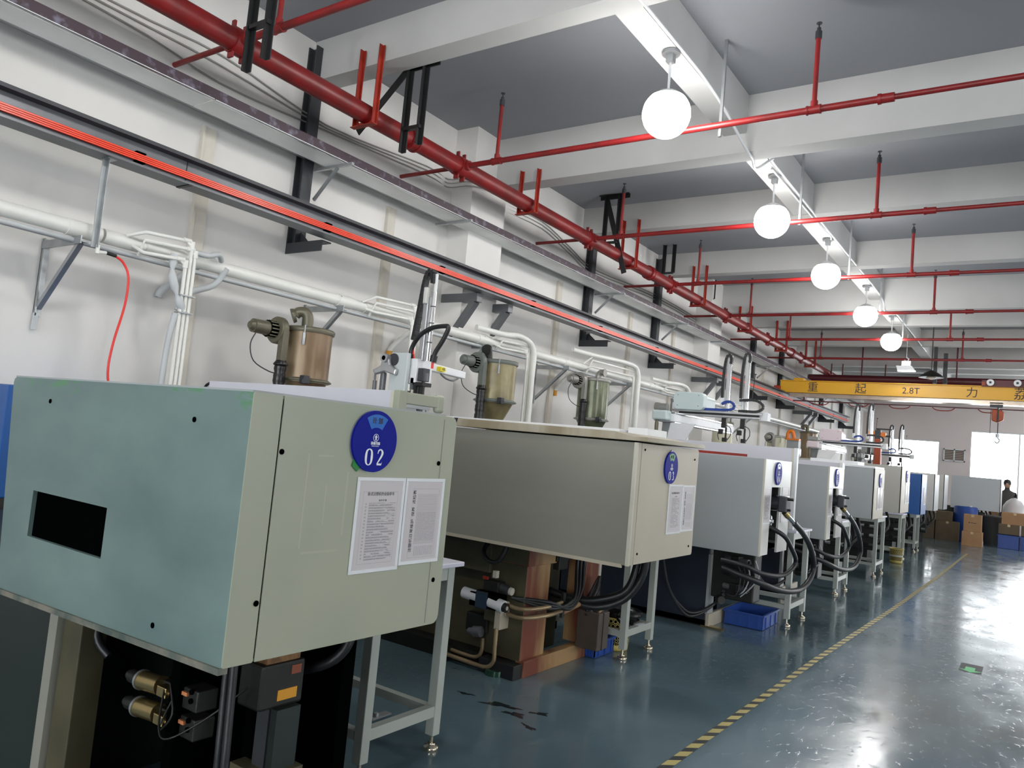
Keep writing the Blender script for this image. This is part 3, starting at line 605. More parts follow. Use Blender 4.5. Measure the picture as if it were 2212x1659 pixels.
# ================================================================= injection moulding machines in a row
def rebase(root, loc):
    loc = Vector(loc); root.location = loc; T = Matrix.Translation(-loc)
    def rec(o):
        for c in o.children:
            if c.data is not None: c.data.transform(T)
            rec(c)
    rec(root)
def hose(par, pts, r, m=None, name='hose', n=10): return MB().tube(pts, r, n, 5).build(name, m or M_rubber, par)
def valve(par, p, d, ln=.3, r=.035, m=None, name='valve'):
    """solenoid valve: body block between two coil cylinders with end knobs, along d"""
    p = Vector(p); d = Vector(d).normalized()
    o = MB().bar(p - d * ln * .16, p + d * ln * .16, .075, .075).build(name, M_dark, par, .006)
    for s in (-1, 1):
        MB().cyl(p + d * s * ln * .16, p + d * s * ln * .45, r, n=16).build('coil', m or M_alu, o, .004)
        MB().cyl(p + d * s * ln * .45, p + d * s * ln * .52, r * .6, n=14).build('knob', M_black, o)
    return o
def screws(par, pts, ax, r=.008):
    for p in pts:
        p = Vector(p); d = Vector((1, 0, 0)) if ax == 'x' else Vector((0, -1, 0))
        MB().cyl(p, p + d * .0025, r, n=10).build('screw_hole', M_void, par)
def machine_shell(lab, y0, y1, z0, z1, fm, em, bm_, fx=-1.9, xb=-4.3, slot=None, seam=0.0, roof=None, r=.02, group='injection moulding machines'):
    t = empty('moulding_machine', (0, 0, 0), lab, 'machine', group)
    # front panel facing the camera, end panel facing the aisle, roof, back
    MB().prism(rrect(xb, fx, z0, z1, r, corners=(0, 0, 0, 1)), 'y', y0, y0 + .02).build('front_panel', fm, t, .004)
    if seam:
        MB().prism(rrect(y0, y0 + seam, z0, z1, .006), 'x', fx, fx + .003).build('corner_panel', em, t)
        MB().prism(rrect(y0 + seam + .006, y1, z0, z1, r, corners=(0, 1, 1, 0)), 'x', fx - .02, fx + .004).build('end_panel', em, t, .002)
        MB().box(fx - .02, fx - .001, y0 + .02, y1, z0 + .01, z1 - .01).build('end_frame', M_void, t)
    elif slot:
        s0, s1, zs = slot
        MB().box(fx - .02, fx, y0 + .02, s0, z0, z1).box(fx - .02, fx, s1, y1, z0 + .0, z1).box(fx - .02, fx, s0, s1, zs, z1).build('end_panel', em, t, .002)
        MB().box(fx - .34, fx - .33, s0 - .1, s1 + .1, z0 - .02, zs + .05).box(fx - .33, fx - .02, s0 - .012, s0 - .004, z0 + .1, zs).box(fx - .33, fx - .02, s1 + .004, s1 + .012, z0 + .1, zs).build('slot_lining', M_dark, t)
        MB().box(fx - .004, fx + .012, y0 + .0, y0 + .02, z0, z1).build('edge_strip', M_cream, t)
    else:
        MB().prism(rrect(y0, y1, z0, z1, r, corners=(0, 1, 1, 0)), 'x', fx - .02, fx).build('end_panel', em, t, .003)
    MB().box(xb, fx - .02, y0 + .02, y1, z1 - .02, z1).box(xb, fx - .02, y1 - .02, y1, z0, z1 - .02).build('cover_shell', roof or fm, t)
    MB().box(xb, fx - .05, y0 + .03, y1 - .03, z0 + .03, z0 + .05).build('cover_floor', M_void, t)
    return t

# ---- machine 02, nearest: pale teal front, sage green end
m2 = machine_shell('nearest moulding machine with pale teal front, sage green end and disc 02', 1.345, 2.25, .82, 1.573, M_tblue, M_green, M_dark, fx=-1.8, xb=-3.27, seam=.1, r=.03)
for o in m2.children:
    if o.name.startswith('front_panel'):
        bpy.data.objects.remove(o, do_unlink=True); break
# front panel with its rectangular opening
fp = MB(); X = (-3.262, -2.985, -2.476, -1.8); Z = (.79, 1.005, 1.168, 1.573)
fp.prism([(X[0] + .10, Z[0]), (X[1], Z[0]), (X[1], Z[3]), (X[0] + .02, Z[3]), (X[0] + .006, Z[3] - .006), (X[0], Z[3] - .02)], 'y', 1.345, 1.36)
fp.box(X[1], X[2], 1.345, 1.36, Z[0], Z[1]).box(X[1], X[2], 1.345, 1.36, Z[2], Z[3])
fp.prism([(X[2], Z[0]), (X[3], Z[0] + .03), (X[3], Z[3]), (X[2], Z[3])], 'y', 1.345, 1.36)
fp.build('front_panel', M_tblue, m2)
MB().box(X[1] - .03, X[2] + .03, 1.362, 1.366, Z[1] - .03, Z[2] + .03).build('opening_back', M_void, m2)
MB().box(-3.26, -1.81, 1.35, 2.2, 1.573, 1.579).build('roof_edge', M_mgrey, m2)
MB().bar((-3.2, 1.352, .782), (-1.8, 1.352, .812), .03, .018).build('bottom_lip', mat('worn lip', rgb(128, 124, 112), .5, col2=rgb(70, 84, 78), scale=14), m2)
screws(m2, [(-2.95, 1.345, 1.493), (-2.06, 1.345, 1.48), (-2.14, 1.345, .865)], 'y', .0085)
screws(m2, [(-1.796, 1.46, 1.412), (-1.796, 1.432, .985), (-1.796, 2.165, 1.40), (-1.796, 2.2, .98)], 'x', .0085)
MB().box(-1.797, -1.7945, 2.175, 2.178, .83, 1.56).build('panel_crease', M_olive, m2)
# sign, flaking marks: under the cover
MB().box(-5.6, -3.06, 1.52, 2.2, .0, .80).build('bed', M_dgreen, m2, .005)
MB().box(-3.06, -3.0, 1.5, 1.56, 0, .80).build('side_plate', M_olive, m2)
MB().box(-2.99, -2.86, 1.52, 1.62, 0, .80).build('frame_post', M_olivec, m2, .004)
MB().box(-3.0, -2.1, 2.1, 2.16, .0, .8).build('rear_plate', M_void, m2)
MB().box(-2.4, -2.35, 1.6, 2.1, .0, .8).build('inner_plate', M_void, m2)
MB().box(-2.86, -2.35, 1.52, 1.56, .0, .12).build('base_rail', M_dark, m2)
vroot = []
for z in (.545, .452):
    v = MB().box(-2.56, -2.40, 1.62, 1.70, z - .035, z + .035).box(-2.64, -2.56, 1.63, 1.69, z - .02, z + .02).build('valve', M_dark, m2, .005)
    MB().cyl((-2.74, 1.63, z - .01), (-2.62, 1.63, z - .0), .033, n=20).build('coil', M_brass, v, .003)
    MB().cyl((-2.75, 1.63, z - .01), (-2.74, 1.63, z - .01), .036, n=20).build('coil_ring', M_galv, v)
    MB().cyl((-2.81, 1.63, z - .012), (-2.75, 1.63, z - .01), .024, n=16).cyl((-2.83, 1.63, z - .012), (-2.81, 1.63, z - .012), .017, n=14).build('knob', M_dark, v)
    MB().box(-2.60, -2.545, 1.595, 1.63, z - .02, z + .015).cyl((-2.545, 1.61, z - .003), (-2.51, 1.61, z), .008).build('plug', M_brass, v, .003)
    MB().box(-2.50, -2.45, 1.612, 1.62, z + .01, z + .022).build('name_plate', mat('copper plate', rgb(206, 130, 84), .4), v)
    for bx_, bz_ in ((-2.53, .022), (-2.43, 0), (-2.43, .03)): MB().cyl((bx_, 1.612, z + bz_), (bx_, 1.618, z + bz_), .009, n=12).build('bolt_hole', M_void, v)
    vroot.append(v)
for v in vroot:
    for o in [v] + list(v.children): o.data.transform(Matrix.Translation((.13, 0, 0)))
# transformer box with orange label
tb = MB().box(-2.2, -2.08, 1.72, 1.9, .54, .69).build('junction_box', M_dark, m2, .01)
MB().box(-2.18, -2.09, 1.74, 1.88, .69, .77).build('terminal_block', mat('rusty copper', rgb(150, 112, 74), .5, metal=.4, var=.5, scale=30), tb)
MB().box(-2.08, -2.077, 1.79, 1.87, .565, .60).build('orange_label', M_label, tb)
MB().box(-2.08, -2.077, 1.84, 1.88, .645, .675).build('switch', mat('rusty red', rgb(140, 74, 50), .5), tb)
MB().box(-2.16, -2.10, 1.78, 1.88, .1, .54).build('column', M_post, m2); MB().box(-2.09, -2.06, 1.78, 1.88, .0, .54).build('column', M_dgreen, m2)
MB().box(-2.24, -2.165, 1.8, 1.88, .0, .55).build('column_side', M_void, m2)
MB().box(-2.22, -2.04, 1.74, 1.9, .0, .34).build('column_foot', M_olivec, m2)
for a_, b_, c_, d_ in ((1.558, 1.566, 1.13, 1.41), (1.722, 1.732, 1.16, 1.36), (1.57, 1.715, 1.112, 1.119), (1.60, 1.66, 1.404, 1.409), (1.64, 1.646, 1.2, 1.32)): MB().box(-1.7962, -1.7955, a_, b_, c_, d_).build('glue_residue', mat('glue residue', rgb(174, 177, 158), .7), m2)
for dx in (.1, .135): hose(m2, [(-2.24 + dx, 1.62, .8), (-2.22 + dx, 1.61, .6), (-2.2 + dx, 1.6, .4), (-2.22 + dx, 1.62, .2), (-2.24, 1.66, .02)], .013)
hose(m2, [(-2.43, 1.6, .56), (-2.36, 1.55, .46), (-2.3, 1.55, .44), (-2.2, 1.62, .52), (-2.12, 1.7, .62)], .0035, M_dark, 'wire', 6)
hose(m2, [(-2.38, 1.6, .53), (-2.40, 1.58, .45), (-2.38, 1.57, .44), (-2.34, 1.58, .5), (-2.4, 1.6, .58)], .0035, M_dark, 'wire', 6)
hose(m2, [(-2.6, 1.9, .62), (-2.35, 1.95, .59), (-2.15, 2.0, .62), (-2.05, 2.05, .7), (-2.05, 2.1, .85)], .019)
hose(m2, [(-2.9, 1.6, .78), (-2.86, 1.58, .64), (-2.8, 1.6, .58)], .015)
rebase(m2, (-2.6, 1.8, 0))

# ---- machine 03: grey olive front, beige end, tan stained base
m3 = machine_shell('second moulding machine with grey-olive front, beige end, disc 03 and rust-stained tan base', 4.02, 5.0, .87, 1.567, M_olive, M_beige, M_tan, seam=.075, xb=-4.4)
MB().box(-1.905, -1.885, 4.012, 4.03, .87, 1.567).build('edge_strip', M_cream, m3)
MB().box(-4.4, -1.93, 4.015, 4.03, .855, .875).build('bottom_lip', M_beige, m3)
MB().prism([(-3.2, 1.588), (-3.19, 1.628), (-2.03, 1.622), (-1.9, 1.60), (-1.82, 1.60), (-1.82, 1.575), (-3.2, 1.575)], 'y', 4.0, 4.9).build('top_plate', mat('worn brown trim', rgb(150, 138, 112), .45, col2=rgb(196, 190, 172), scale=2.2, thr=(.45, .6), stretch=(1, .2, .2)), m3, .003)
MB().box(-3.225, -3.2, 4.0, 4.1, 1.58, 1.63).build('end_cap', M_post, m3)
MB().box(-4.5, -2.2, 4.4, 4.9, 1.63, 1.65).build('slide_cover', M_white, m3, .004)
MB().box(-2.19, -2.05, 4.5, 4.8, 1.622, 1.668).build('sensor_box', M_white, m3, .004)
screws(m3, [(-1.895, 4.14, 1.53), (-1.895, 4.93, 1.5), (-1.895, 4.93, .93), (-1.895, 4.14, .93)], 'x', .007)
# base
MB().box(-3.0, -2.72, 4.29, 4.58, .10, .71).build('leg_block', M_tan, m3, .006)
MB().box(-3.04, -2.7, 4.27, 4.62, .71, .86).build('leg_cap', M_tan, m3, .004)
MB().box(-3.0, -2.722, 4.286, 4.292, .105, .705).box(-3.03, -2.71, 4.266, 4.272, .715, .855).build('shaded_face', M_olivec, m3)  # dark plates put the shade of the leg's near side into colour
MB().box(-2.98, -2.70, 4.20, 4.30, .0, .09).build('rubber_foot', M_black, m3, .004)
MB().cyl((-2.86, 4.23, 0), (-2.86, 4.23, .035), .07, n=20).build('foot_pad', mat('green chromed pad', rgb(60, 92, 78), .2, metal=.6), m3)
MB().box(-2.76, -2.69, 4.30, 5.36, .0, .105).build('base_beam', M_tan, m3, .003)
MB().box(-2.85, -2.70, 5.05, 5.3, .10, .86).build('leg_block', M_tan, m3, .006)
MB().box(-2.72, -2.69, 5.24, 5.27, .10, .86).build('edge_angle', M_cream, m3)
MB().box(-2.95, -2.7, 4.6, 5.06, .72, .86).build('header', M_dark, m3)
MB().box(-2.74, -2.69, 4.64, 4.76, .66, .84).build('cable_channel', M_dark, m3, .003)
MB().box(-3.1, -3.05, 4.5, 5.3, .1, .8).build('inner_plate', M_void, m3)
MB().box(-5.6, -3.0, 4.36, 5.2, .0, .80).build('bed', M_olivec, m3, .01)
MB().box(-4.6, -3.0, 4.26, 4.36, .62, .84).build('bed_rail', M_olivec, m3, .006)
MB().box(-4.6, -3.02, 4.24, 4.36, .0, .1).build('oil_pan', M_dark, m3)
# valves on the near side
v = MB().box(-3.08, -2.86, 4.17, 4.29, .41, .50).build('valve', M_void, m3, .004)
MB().box(-3.02, -2.93, 4.155, 4.17, .41, .51).build('name_plate', mat('deep blue plate', rgb(40, 56, 76), .4), v)
MB().prism([(-3.02, .405), (-2.93, .405), (-2.93, .515), (-3.02, .515)], 'y', 4.16, 4.168).build('coil_face', M_post, v)
MB().cyl((-3.15, 4.2, .475), (-3.02, 4.2, .465), .038, n=20).build('coil', M_white, v, .006)
MB().cyl((-2.93, 4.2, .455), (-2.82, 4.2, .44), .041, n=20).build('coil', M_white, v, .006)
MB().cyl((-3.17, 4.2, .476), (-3.15, 4.2, .476), .012).cyl((-2.82, 4.2, .44), (-2.795, 4.2, .436), .03, n=18).build('knob', M_black, v)
MB().cyl((-2.795, 4.2, .436), (-2.792, 4.2, .436), .014, n=14).build('cap', M_cream, v)
v = MB().box(-3.0, -2.88, 4.2, 4.29, .52, .585).build('valve', M_dark, m3, .005)
MB().cyl((-2.88, 4.24, .548), (-2.81, 4.24, .54), .03, n=18).build('coil', M_post, v); MB().cyl((-2.81, 4.24, .54), (-2.79, 4.24, .538), .025, n=18).build('cap', M_cream, v)
MB().box(-3.0, -2.96, 4.19, 4.2, .59, .61).build('red_tag', M_redor, v); MB().box(-2.93, -2.9, 4.2, 4.23, .61, .655).build('plug', M_cream, v)
MB().box(-3.0, -2.84, 4.24, 4.3, .32, .42).build('manifold', M_olivec, m3, .006)
MB().box(-2.88, -2.83, 4.19, 4.3, .29, .42).build('manifold', M_beige, m3, .006)
MB().cyl((-3.04, 4.2, .24), (-2.98, 4.2, .25), .035, n=14).cyl((-3.08, 4.2, .235), (-3.04, 4.2, .24), .022, n=12).build('pressure_knob', M_steel, m3)
MB().box(-3.16, -2.98, 4.26, 4.32, .22, .34).build('pump_block', M_dark, m3, .01)
M_copper = mat('grimy copper pipe', rgb(168, 146, 112), .35, metal=.4, var=.3)
for z, x1 in ((.45, -2.62), (.395, -2.62)):
    hose(m3, [(-2.82, 4.24, z), (-2.74, 4.24, z - .008), (-2.66, 4.26, z - .0), (-2.6, 4.4, z + .012), (-2.6, 4.56, z + .02)], .014, M_copper, 'copper_pipe')
    MB().cyl((-2.84, 4.24, z), (-2.815, 4.24, z), .022, n=12).build('fitting', M_beige, m3)
MB().box(-2.61, -2.59, 4.56, 4.59, .37, .53).build('pipe_clamp', M_dark, m3)
hose(m3, [(-2.86, 4.2, .30), (-2.86, 4.2, .17), (-2.86, 4.2, .09), (-2.9, 4.2, .045), (-2.98, 4.2, .035), (-3.25, 4.2, .045)], .014, M_copper, 'copper_pipe')
hose(m3, [(-2.99, 4.24, .2), (-2.99, 4.24, .12), (-3.03, 4.24, .07), (-3.14, 4.24, .065), (-3.25, 4.24, .07)], .013, M_copper, 'copper_pipe')
MB().box(-3.3, -3.24, 4.18, 4.26, .0, .1).build('manifold', M_dark, m3, .004)
hose(m3, [(-3.0, 4.26, .86), (-3.02, 4.2, .77), (-2.96, 4.18, .715), (-2.88, 4.19, .73), (-2.84, 4.22, .86)], .015)
for k in range(3): hose(m3, [(-2.66, 4.84 + .05 * k, .84), (-2.64, 4.8 + .05 * k, .66), (-2.58, 4.7 + .04 * k, .52), (-2.56, 4.6, .47 - .02 * k), (-2.6, 4.4, .45 + .02 * k), (-2.8, 4.25, .5)], .012)
for k, dz in enumerate((0, .05)): hose(m3, [(-2.22 - .06 * k, 5.0, .9), (-2.24 - .05 * k, 5.02, .68 + dz), (-2.34, 4.98, .50 + dz), (-2.5, 4.9, .42 + dz), (-2.66, 4.85, .42 + dz * .6), (-2.85, 4.8, .43 + dz)], .027)
for k in range(3): hose(m3, [(-2.62, 4.95, .33 + .03 * k), (-2.6, 5.05, .42 + .04 * k), (-2.64, 5.15, .48 + .05 * k), (-2.7, 5.1, .4)], .011)
hose(m3, [(-2.62, 4.6, .39), (-2.6, 4.72, .42), (-2.6, 4.8, .43)], .016, M_tan, 'rusty_pipe')
rebase(m3, (-3, 4.5, 0))
# valve motor box standing at the base end
bx = empty('motor_box', (-2.6, 5.03, .1), 'dirty grey motor housing with loose wires hanging at the tan base of machine 03', 'housing')
MB().box(-.09, .09, -.08, .08, 0, .26).build('housing', mat('grimy brown casing', rgb(84, 74, 66), .5, var=.3), bx, .008)
MB().box(.088, .094, -.02, -.015, 0, .26).build('seam', M_dark, bx)
for k in range(5): MB().tube([(-.06 + .03 * k, -.04, .26), (-.06 + .035 * k, -.05 + .02 * k, .31), (-.05 + .03 * k, 0, .34)], .008, 6, 3).build('wire', [M_redor, M_rubber, M_white, M_rubber, M_tan][k], bx)
MB().box(0, .05, -.03, .02, .28, .35).build('connector', M_beige, bx)

# ---- machines 04 and 05: grey fronts, white ends with an open slot and a cylinder with hoses
def slot_machine(lab, y0, y1, z0, z1, s0, s1, zs):
    t = machine_shell(lab, y0, y1, z0, z1, M_mgrey, M_mwhite, M_navy, slot=(s0, s1, zs), xb=-4.3)
    c = (s0 + s1) / 2
    MB().box(-5.6, -2.46, y0 + .44, y1 - .0, .0, z0 + .06).build('bed', M_navy, t, .01)
    MB().box(-2.47, -2.445, y0 + .43, y0 + .57, .12, z0 - .1).build('bed_edge', M_mgrey, t)
    MB().box(-2.455, -2.44, y0 + .6, y1 - .2, .14, z0 - .1).build('bed_opening', M_void, t)
    MB().box(-2.46, -2.43, y0 + .43, y1 + .35, .0, .12).build('foot_plate', M_beige, t, .003)
    MB().box(-2.5, -2.3, y0 + .42, y0 + .5, -.0, .015).build('shim_plate', M_brass, t)
    k = MB().cyl((-2.3, c, 1.19), (-1.86, c, 1.19), .05, n=20).build('ejector_cylinder', M_post, t)
    MB().cyl((-2.2, c, 1.25), (-1.78, c, 1.25), .008).cyl((-2.2, c, 1.13), (-1.78, c, 1.13), .008).build('tie_bar', M_chrome, k)
    MB().prism([(c - .065, 1.12), (c + .065, 1.12), (c + .065, 1.255), (c - .065, 1.255)], 'x', -1.86, -1.79).build('cylinder_head', M_post, k, .01)
    MB().cyl((-1.79, c + .0, 1.235), (-1.745, c + .0, 1.235), .014).cyl((-1.79, c, 1.14), (-1.765, c, 1.14), .011).build('tie_nut', M_black, k)
    MB().cyl((-1.82, c + .01, 1.12), (-1.8, c + .05, 1.085), .026, n=12).build('hose_fitting', M_brass, k)
    MB().cyl((-1.8, c + .05, 1.085), (-1.78, c + .2, 1.02), .022, n=14).build('hose_ferrule', M_chrome, k)
    MB().lathe((-2.0, c - .03, 1.03), [(.04, 0), (.06, .01), (.06, .07), (.05, .075), (.05, .08), (.02, .08), (.015, .1)], 24, 'x').build('motor_disc', M_alu, t)
    hose(t, [(-1.78, c + .18, 1.03), (-1.77, c + .5, .92), (-1.77, c + .82, .77), (-1.78, c + 1.03, .55), (-1.8, c + .74, .40), (-1.84, c + .2, .42), (-1.95, c - .3, .54), (-2.2, c - .4, .62)], .026, n=12)
    hose(t, [(-1.95, c - .05, .99), (-1.82, c + .02, .92), (-1.8, c + .2, .82), (-1.8, c + .42, .66), (-1.84, c + .18, .56), (-1.9, c - .25, .60), (-2.0, c - .4, .66), (-2.2, c - .42, .68)], .02, n=12)
    MB().box(-2.4, -2.02, c - .06, c + .14, .30, z0 - .02).build('manifold', M_dark, t, .012)
    for z, vm in ((.66, M_steel), (.54, M_dark), (.42, M_steel)):
        valve(t, (-2.16, c - .12, z), (1, -.3, 0), .26, .026, vm)
    for q in range(5):
        MB().tube([(-2.0 - .05 * q, c - .12, .68), (-1.95 - .04 * q, c - .16, .56), (-2.0 - .03 * q, c - .2, .46 - .02 * q), (-2.1 - .03 * q, c - .15, .36)], .006, 6, 4).build('wire', [M_pvcold, M_rubber, M_pvcold, M_rubber, M_post][q], t)
    MB().cyl((-2.3, c - .12, .3), (-2.26, c - .16, .3), .035, n=16).build('pressure_gauge', M_dark, t)
    for q in range(2): hose(t, [(-2.25, c - .15, .38 - .03 * q), (-2.4, y0 + .5, .22), (-2.46, y0 + .25, .14 + .02 * q), (-2.52, y0 + .05, .16 + .03 * q), (-2.58, y0 - .2, .4), (-2.6, y0 - .35, .72)], .014)
    MB().box(-5.6, -2.46, y0 + .44, y1, 0, .06).build('base_skirt', M_black, t)
    rebase(t, (-3, (y0 + y1) / 2, 0))
    return t
m4 = slot_machine('third moulding machine, grey front, white end, disc 04 and first looping hoses', 6.52, 7.38, .752, 1.563, 6.78, 7.06, 1.325)
m5 = slot_machine('fourth moulding machine, grey front, white end, disc 05 and second looping hoses', 8.91, 9.72, .765, 1.565, 9.16, 9.42, 1.325)
# ---- farther machines
def far_machine(lab, y0, y1, z0, z1, fm, em, fx=-1.9, xb=-4.2, bed=M_dark):
    t = machine_shell(lab, y0, y1, z0, z1, fm, em, bed, fx=fx, xb=xb, r=.012)
    MB().box(fx - 3.7, fx - .5, y0 + .25, y1 - .05, 0, z0 + .04).build('bed', bed, t, .01)
    MB().box(fx - .9, fx - .35, y0 + .12, y0 + .26, .25, z0 - .05).build('manifold', M_dark, t, .02)
    for z in (.34, .5, .66): valve(t, (fx - .5, y0 + .12, z), (1, -.2, 0), .28, .028, random.choice((M_alu, M_dark, M_post)))
    for q in range(3): hose(t, [(fx - .25 - .1 * q, y0 + .3, z0), (fx - .2 - .06 * q, y0 + .25, z0 - .25 - .04 * q), (fx - .4, y0 + .15, .45 - .06 * q), (fx - .7, y0 + .2, .5)], .022)
    rebase(t, (fx - 1.2, (y0 + y1) / 2, 0))
    return t
m6 = far_machine('fifth moulding machine with grey front and cream end, just before the taller beige one', 11.76, 12.59, .905, 1.61, M_mgrey, M_beige)
MB().box(.0, 1.2, -.42, .35, 1.61, 1.64).box(.3, .95, -.3, .2, 1.64, 1.69).build('roof_rail', M_white, m6, .004)
m7 = far_machine('sixth moulding machine, tall with beige-grey front, next to the blue machine', 14.3, 15.28, .93, 1.71, mat('far beige grey', rgb(182, 180, 172), .4), M_beige)
m8 = far_machine('bright blue moulding machine far down the row', 17.0, 17.8, .84, 1.63, M_blue, M_blue)
m9 = far_machine('pale grey-white moulding machine just behind the blue one', 19.25, 20.1, .87, 1.67, M_mwhite, M_mgrey)
m10 = far_machine('pale grey moulding machine between the white one and the wide farthest panel', 21.3, 22.2, .86, 1.70, M_mwhite, M_mgrey)
m11 = far_machine('farthest machine with a wide pale grey panel standing beyond the end of the row', 24.5, 25.3, .86, 1.74, mat('far pale grey', rgb(196, 204, 208), .4), M_mwhite, fx=-.86, xb=-2.02)
# blue machine at the left picture edge
m1 = empty('moulding_machine', (-6.0 + .35, 2.3, 0), 'blue machine cover peeking out behind the left edge of the teal machine', 'machine', 'injection moulding machines')
MB().box(-.25, .26, -.1, .8, .85, 1.57).build('blue_cover', M_blue, m1, .01); MB().box(-.2, .2, 0, .7, 0, .85).build('bed', M_dark, m1)

# ================================================================= round number discs and paper frames
def stroke(mb, pts, t0, t1, n=6):
    """ribbon of varying width in the y/z plane, pts (u, v, width), smoothed"""
    P = []
    for i in range(len(pts) - 1):
        p0 = pts[max(i - 1, 0)]; p1 = pts[i]; p2 = pts[i + 1]; p3 = pts[min(i + 2, len(pts) - 1)]
        for k in range(n):
            t = k / n; P.append([.5 * (2 * p1[j] + (p2[j] - p0[j]) * t + (2 * p0[j] - 5 * p1[j] + 4 * p2[j] - p3[j]) * t * t + (3 * p1[j] - p0[j] - 3 * p2[j] + p3[j]) * t ** 3) for j in range(3)])
    P.append(list(pts[-1])); L_, R_ = [], []
    for i, p in enumerate(P):
        a, b = P[max(i - 1, 0)], P[min(i + 1, len(P) - 1)]; dx, dy = b[0] - a[0], b[1] - a[1]; l = math.hypot(dx, dy) or 1
        L_.append((p[0] - dy / l * p[2] / 2, p[1] + dx / l * p[2] / 2)); R_.append((p[0] + dy / l * p[2] / 2, p[1] - dx / l * p[2] / 2))
    vs = [(t1, u, v) for u, v in L_] + [(t1, u, v) for u, v in R_]; m = len(P)
    mb.add(vs, [(i, m + i, m + i + 1, i + 1) for i in range(m - 1)])
DIG = {'0': [(.0, .5, .06), (-.2, .36, .14), (-.25, 0, .19), (-.2, -.36, .14), (0, -.5, .06), (.2, -.36, .14), (.25, 0, .19), (.2, .36, .14), (0, .5, .06)],
       '2': [(-.2, .22, .06), (-.14, .42, .1), (.06, .48, .09), (.2, .3, .18), (.12, .05, .15), (-.22, -.43, .07)],
       '3': [(-.2, .28, .06), (-.1, .45, .08), (.1, .44, .12), (.16, .25, .17), (.0, .05, .06), (.18, -.1, .15), (.17, -.35, .17), (.0, -.48, .08), (-.2, -.4, .1)],
       '4': [(.1, .5, .1), (-.24, -.15, .06)], '5': [(-.14, .46, .06), (-.18, .08, .06), (.06, .12, .12), (.2, -.1, .18), (.12, -.4, .14), (-.2, -.44, .1)],
       '6': [(.16, .44, .08), (-.1, .3, .12), (-.22, -.1, .18), (-.05, -.46, .1), (.16, -.3, .16), (.14, -.02, .12), (-.1, .02, .08)], '7': [(-.2, .44, .1), (.2, .44, .1), (.0, 0, .14), (-.06, -.48, .16)]}
def digit(par, ch, u, v, h, x):
    mb = MB(); stroke(mb, [(u + a * h, v + b * h, c * h) for a, b, c in DIG[ch]], x, x)
    if ch == '2': mb.prism([(u - .24 * h, v - .5 * h), (u + .18 * h, v - .5 * h), (u + .24 * h, v - .26 * h), (u + .19 * h, v - .38 * h), (u - .12 * h, v - .38 * h)], 'x', x - .0006, x)
    if ch == '4': mb.prism([(u + .05 * h, v - .5 * h), (u + .19 * h, v - .5 * h), (u + .19 * h, v + .5 * h), (u + .05 * h, v + .5 * h)], 'x', x - .0006, x); mb.prism([(u - .27 * h, v - .22 * h), (u + .28 * h, v - .22 * h), (u + .28 * h, v - .12 * h), (u - .27 * h, v - .12 * h)], 'x', x - .0006, x)
    if ch == '5': mb.prism([(u - .16 * h, v + .4 * h), (u + .2 * h, v + .4 * h), (u + .22 * h, v + .52 * h), (u - .16 * h, v + .52 * h)], 'x', x - .0006, x)
    return mb.build('digit', M_signw, par)
def disc(x, y, z, num, lab, state='计 划', green=False, detail=True):
    t = empty('number_disc', (x, y, z), lab, 'sign', 'blue number discs')
    MB().cyl((0, 0, 0), (.012, 0, 0), .1, n=64).build('disc_plate', M_signb, t, .0015)
    MB().cyl((-.001, -.003, -.001), (.003, -.003, -.001), .1015, n=48).build('backing', M_galv, t)
    sec = [(.088 * math.sin(a), .088 * math.cos(a)) for a in [math.radians(-33 + 66 * i / 8) for i in range(9)]] + [(.045 * math.sin(a), .045 * math.cos(a)) for a in [math.radians(33 - 66 * i / 6) for i in range(7)]]
    MB().prism(sec, 'x', .0118, .0126).build('status_window', M_sgreen if green else M_signl, t)
    if detail: text(state, .021, M_ink, 'lettering', t, (.0128, 0, .066), 'x', bold=.0003)
    MB().lathe((.0125, 0, .012), [(.0108, 0), (.0125, 0), (.0125, .0006), (.0108, .0006), (.0108, 0)], 28, 'x', False).build('ring', M_signw, t)
    MB().prism([(-.003, .004), (.003, .004), (.003, .013), (.007, .013), (0, .021), (-.007, .013), (-.003, .013)], 'x', .0125, .0132).build('arrow', M_signw, t)
    if detail:
        text('设备状态', .0105, M_signw, 'lettering', t, (.0128, 0, -.007), 'x', bold=.0003)
        text('DEVICE STATUS', .0045, M_signw, 'lettering', t, (.0128, 0, -.0155), 'x')
    digit(t, num[0], -.024, -.051, .052, .0134); digit(t, num[1], .026, -.051, .052, .0134)
    if green: MB().prism([(-.012, .08), (.012, .08), (.012, .11), (-.012, .11)], 'x', .002, .01).build('hook_tab', M_galv, t, .002)
    return t
dd = disc(-1.796, 1.822, 1.462, '02', 'large blue disc numbered 02 on the nearest sage green machine end')
MB().prism([(-.085, -.082), (-.062, -.1), (-.052, -.088), (-.06, -.072), (-.08, -.062)], 'x', .001, .006).build('green_tab', M_sgreen, dd)
disc(-1.896, 4.525, 1.437, '03', 'blue disc numbered 03 on the beige machine end', '正 常', True)
disc(-1.9, 6.93, 1.446, '04', 'blue disc numbered 04 on the white end of the third machine')
disc(-1.9, 9.31, 1.446, '05', 'blue disc numbered 05 on the white end of the fourth machine')
disc(-1.9, 12.2, 1.45, '06', 'small dark blue disc on the cream end of the fifth machine', detail=False)
disc(-1.9, 14.85, 1.55, '07', 'small disc on the end of the tall beige-grey machine', detail=False)
